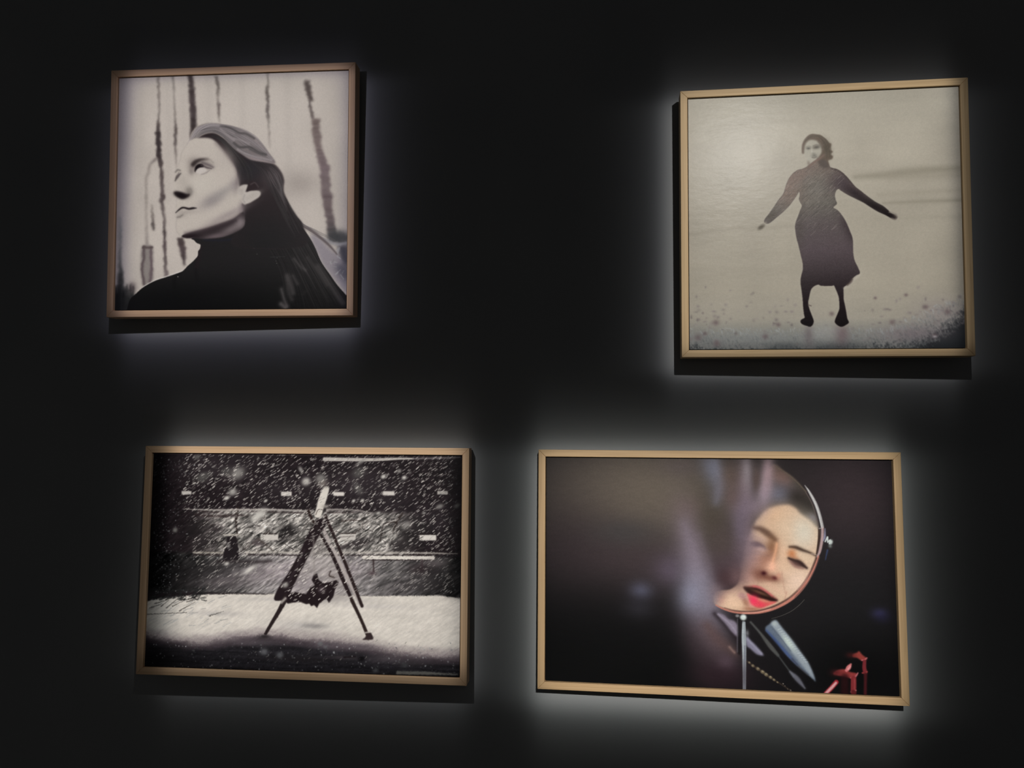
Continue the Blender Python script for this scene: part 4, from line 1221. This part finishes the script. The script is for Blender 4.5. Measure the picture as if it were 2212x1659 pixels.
black, _, _ = principled('black_backing_card', (.012, .012, .012), .8, .2)
edge_mat, _, _ = principled('dark_canvas_edge', (.03, .028, .028), .7, .2)
batten_mat, _, _ = principled('raw_pine_batten', (.18, .13, .08), .8, .2)

FY = -.058
FRAMES = {
    # cx, cz, width, height, roll, yaw, pitch, painter, canvas width, label
    'A': dict(pose=(-.9038, .6001, .6354, .6313, -.0006, .0255, .0311), paint=paint_portrait, cw=1000, seed=3, gain=.73, tint=(1.0, .985, .975), rough=.5, spec=.07, bump=.10,
              label='square wooden framed black and white portrait of a woman in a dark turtleneck looking up'),
    'B': dict(pose=(.5253, .4931, .6398, .6340, .0019, -.0213, .0064), paint=paint_figure, cw=1100, seed=5, gain=.77, tint=(1.0, .985, .955), rough=.32, spec=.13, bump=.13,
              label='square wooden framed print of a woman in a long dark skirt standing with arms spread'),
    'C': dict(pose=(-.6972, -.3134, .8086, .5507, -.0006, .0144, -.0140), paint=paint_swing, cw=1400, seed=9, gain=.70, tint=(1.0, .985, .965), rough=.5, spec=.07, bump=.10,
              label='wide wooden framed black and white print of a swing frame in driving snow'),
    'D': dict(pose=(.2767, -.3136, .8105, .5484, -.0007, -.0186, -.0240), paint=paint_mirror, cw=1400, seed=11, gain=1.0, tint=(1.0, .985, .955), rough=.5, spec=.03, bump=.08,
              label='wide wooden framed colour print of a woman with red lips reflected in a round mirror'),
}

woods = {
    'A': wood_material('pale_oak_frame', (.70, .44, .255), (.86, .57, .345), 1.),
    'B': wood_material('honey_oak_frame', (.60, .41, .215), (.76, .54, .300), 4.),
    'C': wood_material('warm_oak_frame', (.68, .44, .250), (.84, .56, .340), 7.),
    'D': wood_material('light_oak_frame', (.47, .30, .150), (.60, .40, .215), 11.),
}

for key, F in FRAMES.items():
    cx, cz, w, h, roll, yaw, pitch = F['pose']
    L = rot(yaw, pitch, roll)
    root = bpy.data.objects.new('framed_photograph', None)
    root.empty_display_size = .05
    COL.objects.link(root)
    root.matrix_world = Matrix([[*L[0], cx], [*L[1], FY], [*L[2], cz + ZC], [0, 0, 0, 1]])
    root['label'] = F['label']
    root['category'] = 'picture'
    root['group'] = 'framed photographs on the dark wall'
    for side in range(4):
        frame_rail(root, w, h, side, woods[key])
    pw, ph_ = w - 2 * RAIL - 2 * GAP, h - 2 * RAIL - 2 * GAP
    quad = [(-pw / 2, RECESS, ph_ / 2), (pw / 2, RECESS, ph_ / 2), (pw / 2, RECESS, -ph_ / 2), (-pw / 2, RECESS, -ph_ / 2)]
    Wd = np.array(quad) @ L.T + np.array([cx, FY, cz])
    cv = Canvas(project(Wd), F['cw'], int(F['cw'] * ph_ / pw), F['seed'])
    F['paint'](cv)
    pm = print_material('varnished_print', cv, F['gain'], F['tint'], F['rough'], F['spec'], F['bump'])
    v, f = box_mesh(-pw / 2, pw / 2, RECESS, RECESS + .014, -ph_ / 2, ph_ / 2)
    uvs = [[((v[i][0] + pw / 2) / pw, (v[i][2] + ph_ / 2) / ph_) for i in fc] for fc in f]
    front = [1 if all(abs(v[i][1] - RECESS) < 1e-9 for i in fc) else 0 for fc in f]
    mesh_object('print', v, f, [edge_mat, pm], root, uvs, front)
    v, f = box_mesh(-w / 2 + RAIL - .001, w / 2 - RAIL + .001, RECESS + .015, RECESS + .019, -h / 2 + RAIL - .001, h / 2 - RAIL + .001)
    mesh_object('backing_board', v, f, [black], root)
    # hanging batten: fixed behind the board, its back on the wall
    zb = h * .22
    yb = RECESS + .0192
    wall_d = min((0 - FY - (L[1] @ np.array([sx, 0, zb + sz]))) / L[1][1] for sx in (-.12, .12) for sz in (-.03, .03))
    v, f = box_mesh(-.12, .12, yb, wall_d - .0004, zb - .03, zb + .03)
    mesh_object('hanging_batten', v, f, [batten_mat], root)

# ------------------------------------------------------------------ wall and floor
v, f = box_mesh(-3.6, 3.2, 0, .12, 0, 3.4)
wall = mesh_object('wall_back', v, f, [wall_material()])
wall['kind'] = 'structure'
fm, ft, fb = principled('dark_gallery_floor', (.05, .048, .045), .6, .3)
fn = ft.nodes.new('ShaderNodeTexNoise'); fn.inputs['Scale'].default_value = 12
fr = ft.nodes.new('ShaderNodeValToRGB'); fr.color_ramp.elements[0].color = (.04, .038, .036, 1); fr.color_ramp.elements[1].color = (.06, .057, .053, 1)
ft.links.new(fn.outputs['Fac'], fr.inputs['Fac']); ft.links.new(fr.outputs['Color'], fb.inputs['Base Color'])
v, f = box_mesh(-3.6, 3.2, -3.5, .12, -.08, 0)
floor = mesh_object('floor', v, f, [fm])
floor['kind'] = 'structure'


# ------------------------------------------------------------------ framing projectors
def shutter_spot(name, pos, frame, level, edges, core, rim, radius=.012):
    """A framing spotlight: its four shutters are set to the picture it lights.
    edges = for left, right, top, bottom: (half-light line outside the frame in m, softness, share of spill)"""
    cx, cz, w, h = frame
    ld = bpy.data.lights.new(name, 'SPOT')
    ld.energy = 4 * math.pi ** 2
    ld.spot_size = math.radians(130); ld.spot_blend = 0
    ld.shadow_soft_size = radius
    o = bpy.data.objects.new(name, ld)
    COL.objects.link(o)
    P = Vector((pos[0], pos[1], pos[2] + ZC))
    o.location = P
    q = (Vector((cx, 0, cz + ZC)) - P).to_track_quat('-Z', 'Y')
    o.rotation_mode = 'QUATERNION'; o.rotation_quaternion = q
    Rm = q.to_matrix()
    ld.use_nodes = True
    t = ld.node_tree
    for nd in list(t.nodes):
        t.nodes.remove(nd)
    N = t.nodes.new

    def math_(op, a, b=None, c=None):
        n = N('ShaderNodeMath'); n.operation = op
        for i, v in enumerate((a, b, c)):
            if v is None:
                continue
            if isinstance(v, (int, float)):
                n.inputs[i].default_value = v
            else:
                t.links.new(v, n.inputs[i])
        return n.outputs[0]

    def dot(vec, row):
        n = N('ShaderNodeVectorMath'); n.operation = 'DOT_PRODUCT'
        t.links.new(vec, n.inputs[0]); n.inputs[1].default_value = row
        return n.outputs['Value']
    tc = N('ShaderNodeTexCoord')
    d = tc.outputs['Normal']
    dx, dy, dz = (dot(d, tuple(Rm[i])) for i in range(3))
    tt = math_('DIVIDE', -pos[1], math_('MAXIMUM', dy, .02))         # distance along the ray to the wall
    X = math_('MULTIPLY_ADD', tt, dx, float(P.x))
    Z = math_('MULTIPLY_ADD', tt, dz, float(P.z))

    def sig(dist, side):    # 1 inside, 0 outside: the shutter's edge plus the lens's wider spill
        _, soft, spill = side
        e = math_('DIVIDE', 1 - spill, math_('ADD', math_('EXPONENT', math_('DIVIDE', dist, soft)), 1.0))
        g = math_('DIVIDE', spill, math_('ADD', math_('EXPONENT', math_('DIVIDE', dist, .041)), 1.0))
        return math_('ADD', e, g)
    l, r, tp, bt = edges
    prof = sig(math_('SUBTRACT', cx - w / 2 - l[0], X), l)
    prof = math_('MULTIPLY', prof, sig(math_('SUBTRACT', X, cx + w / 2 + r[0]), r))
    prof = math_('MULTIPLY', prof, sig(math_('SUBTRACT', Z, cz + ZC + h / 2 + tp[0]), tp))
    prof = math_('MULTIPLY', prof, sig(math_('SUBTRACT', cz + ZC - h / 2 - bt[0], Z), bt))
    fall = math_('DIVIDE', math_('POWER', tt, 3.0), -pos[1])
    k = math_('MULTIPLY', math_('MULTIPLY', math_('ADD', prof, .00015), fall), level)
    mix = N('ShaderNodeMix'); mix.data_type = 'RGBA'
    ins = [i for i in mix.inputs if i.type == 'RGBA']
    mr = N('ShaderNodeMapRange'); mr.inputs['From Min'].default_value = .15; mr.inputs['From Max'].default_value = .85
    t.links.new(prof, mr.inputs['Value'])
    t.links.new(mr.outputs[0], mix.inputs[0])
    ins[0].default_value = (*rim, 1); ins[1].default_value = (*core, 1)
    em = N('ShaderNodeEmission'); out = N('ShaderNodeOutputLight')
    t.links.new([x for x in mix.outputs if x.type == 'RGBA'][0], em.inputs['Color'])
    t.links.new(k, em.inputs['Strength']); t.links.new(em.outputs[0], out.inputs[0])
    return o


def fr_(k):
    return FRAMES[k]['pose'][:4]


shutter_spot('framing_spotlight', (-.75, -.92, .84), fr_('A'), .60, [(-.014, .012, .3), (-.012, .012, .35), (-.014, .009, .2), (.030, .012, .4)], (1, .985, .97), (.95, .93, 1.2))
shutter_spot('framing_spotlight', (.50, -1.15, 1.04), fr_('B'), .64, [(.027, .012, .3), (-.012, .010, .3), (-.003, .012, .3), (.032, .010, .3)], (1, .985, .95), (.97, .98, 1.02))
shutter_spot('framing_spotlight', (-.45, -1.0, .42), fr_('C'), .70, [(-.035, .015, .3), (-.012, .014, .35), (-.002, .012, .4), (.023, .015, .4)], (1, .985, .96), (.97, .99, 1.0))
shutter_spot('framing_spotlight', (.22, -2.5, .60), fr_('D'), 1.0, [(.010, .012, .4), (.003, .014, .4), (-.005, .014, .4), (.052, .013, .4)], (1, .985, .95), (.96, 1.0, .97))
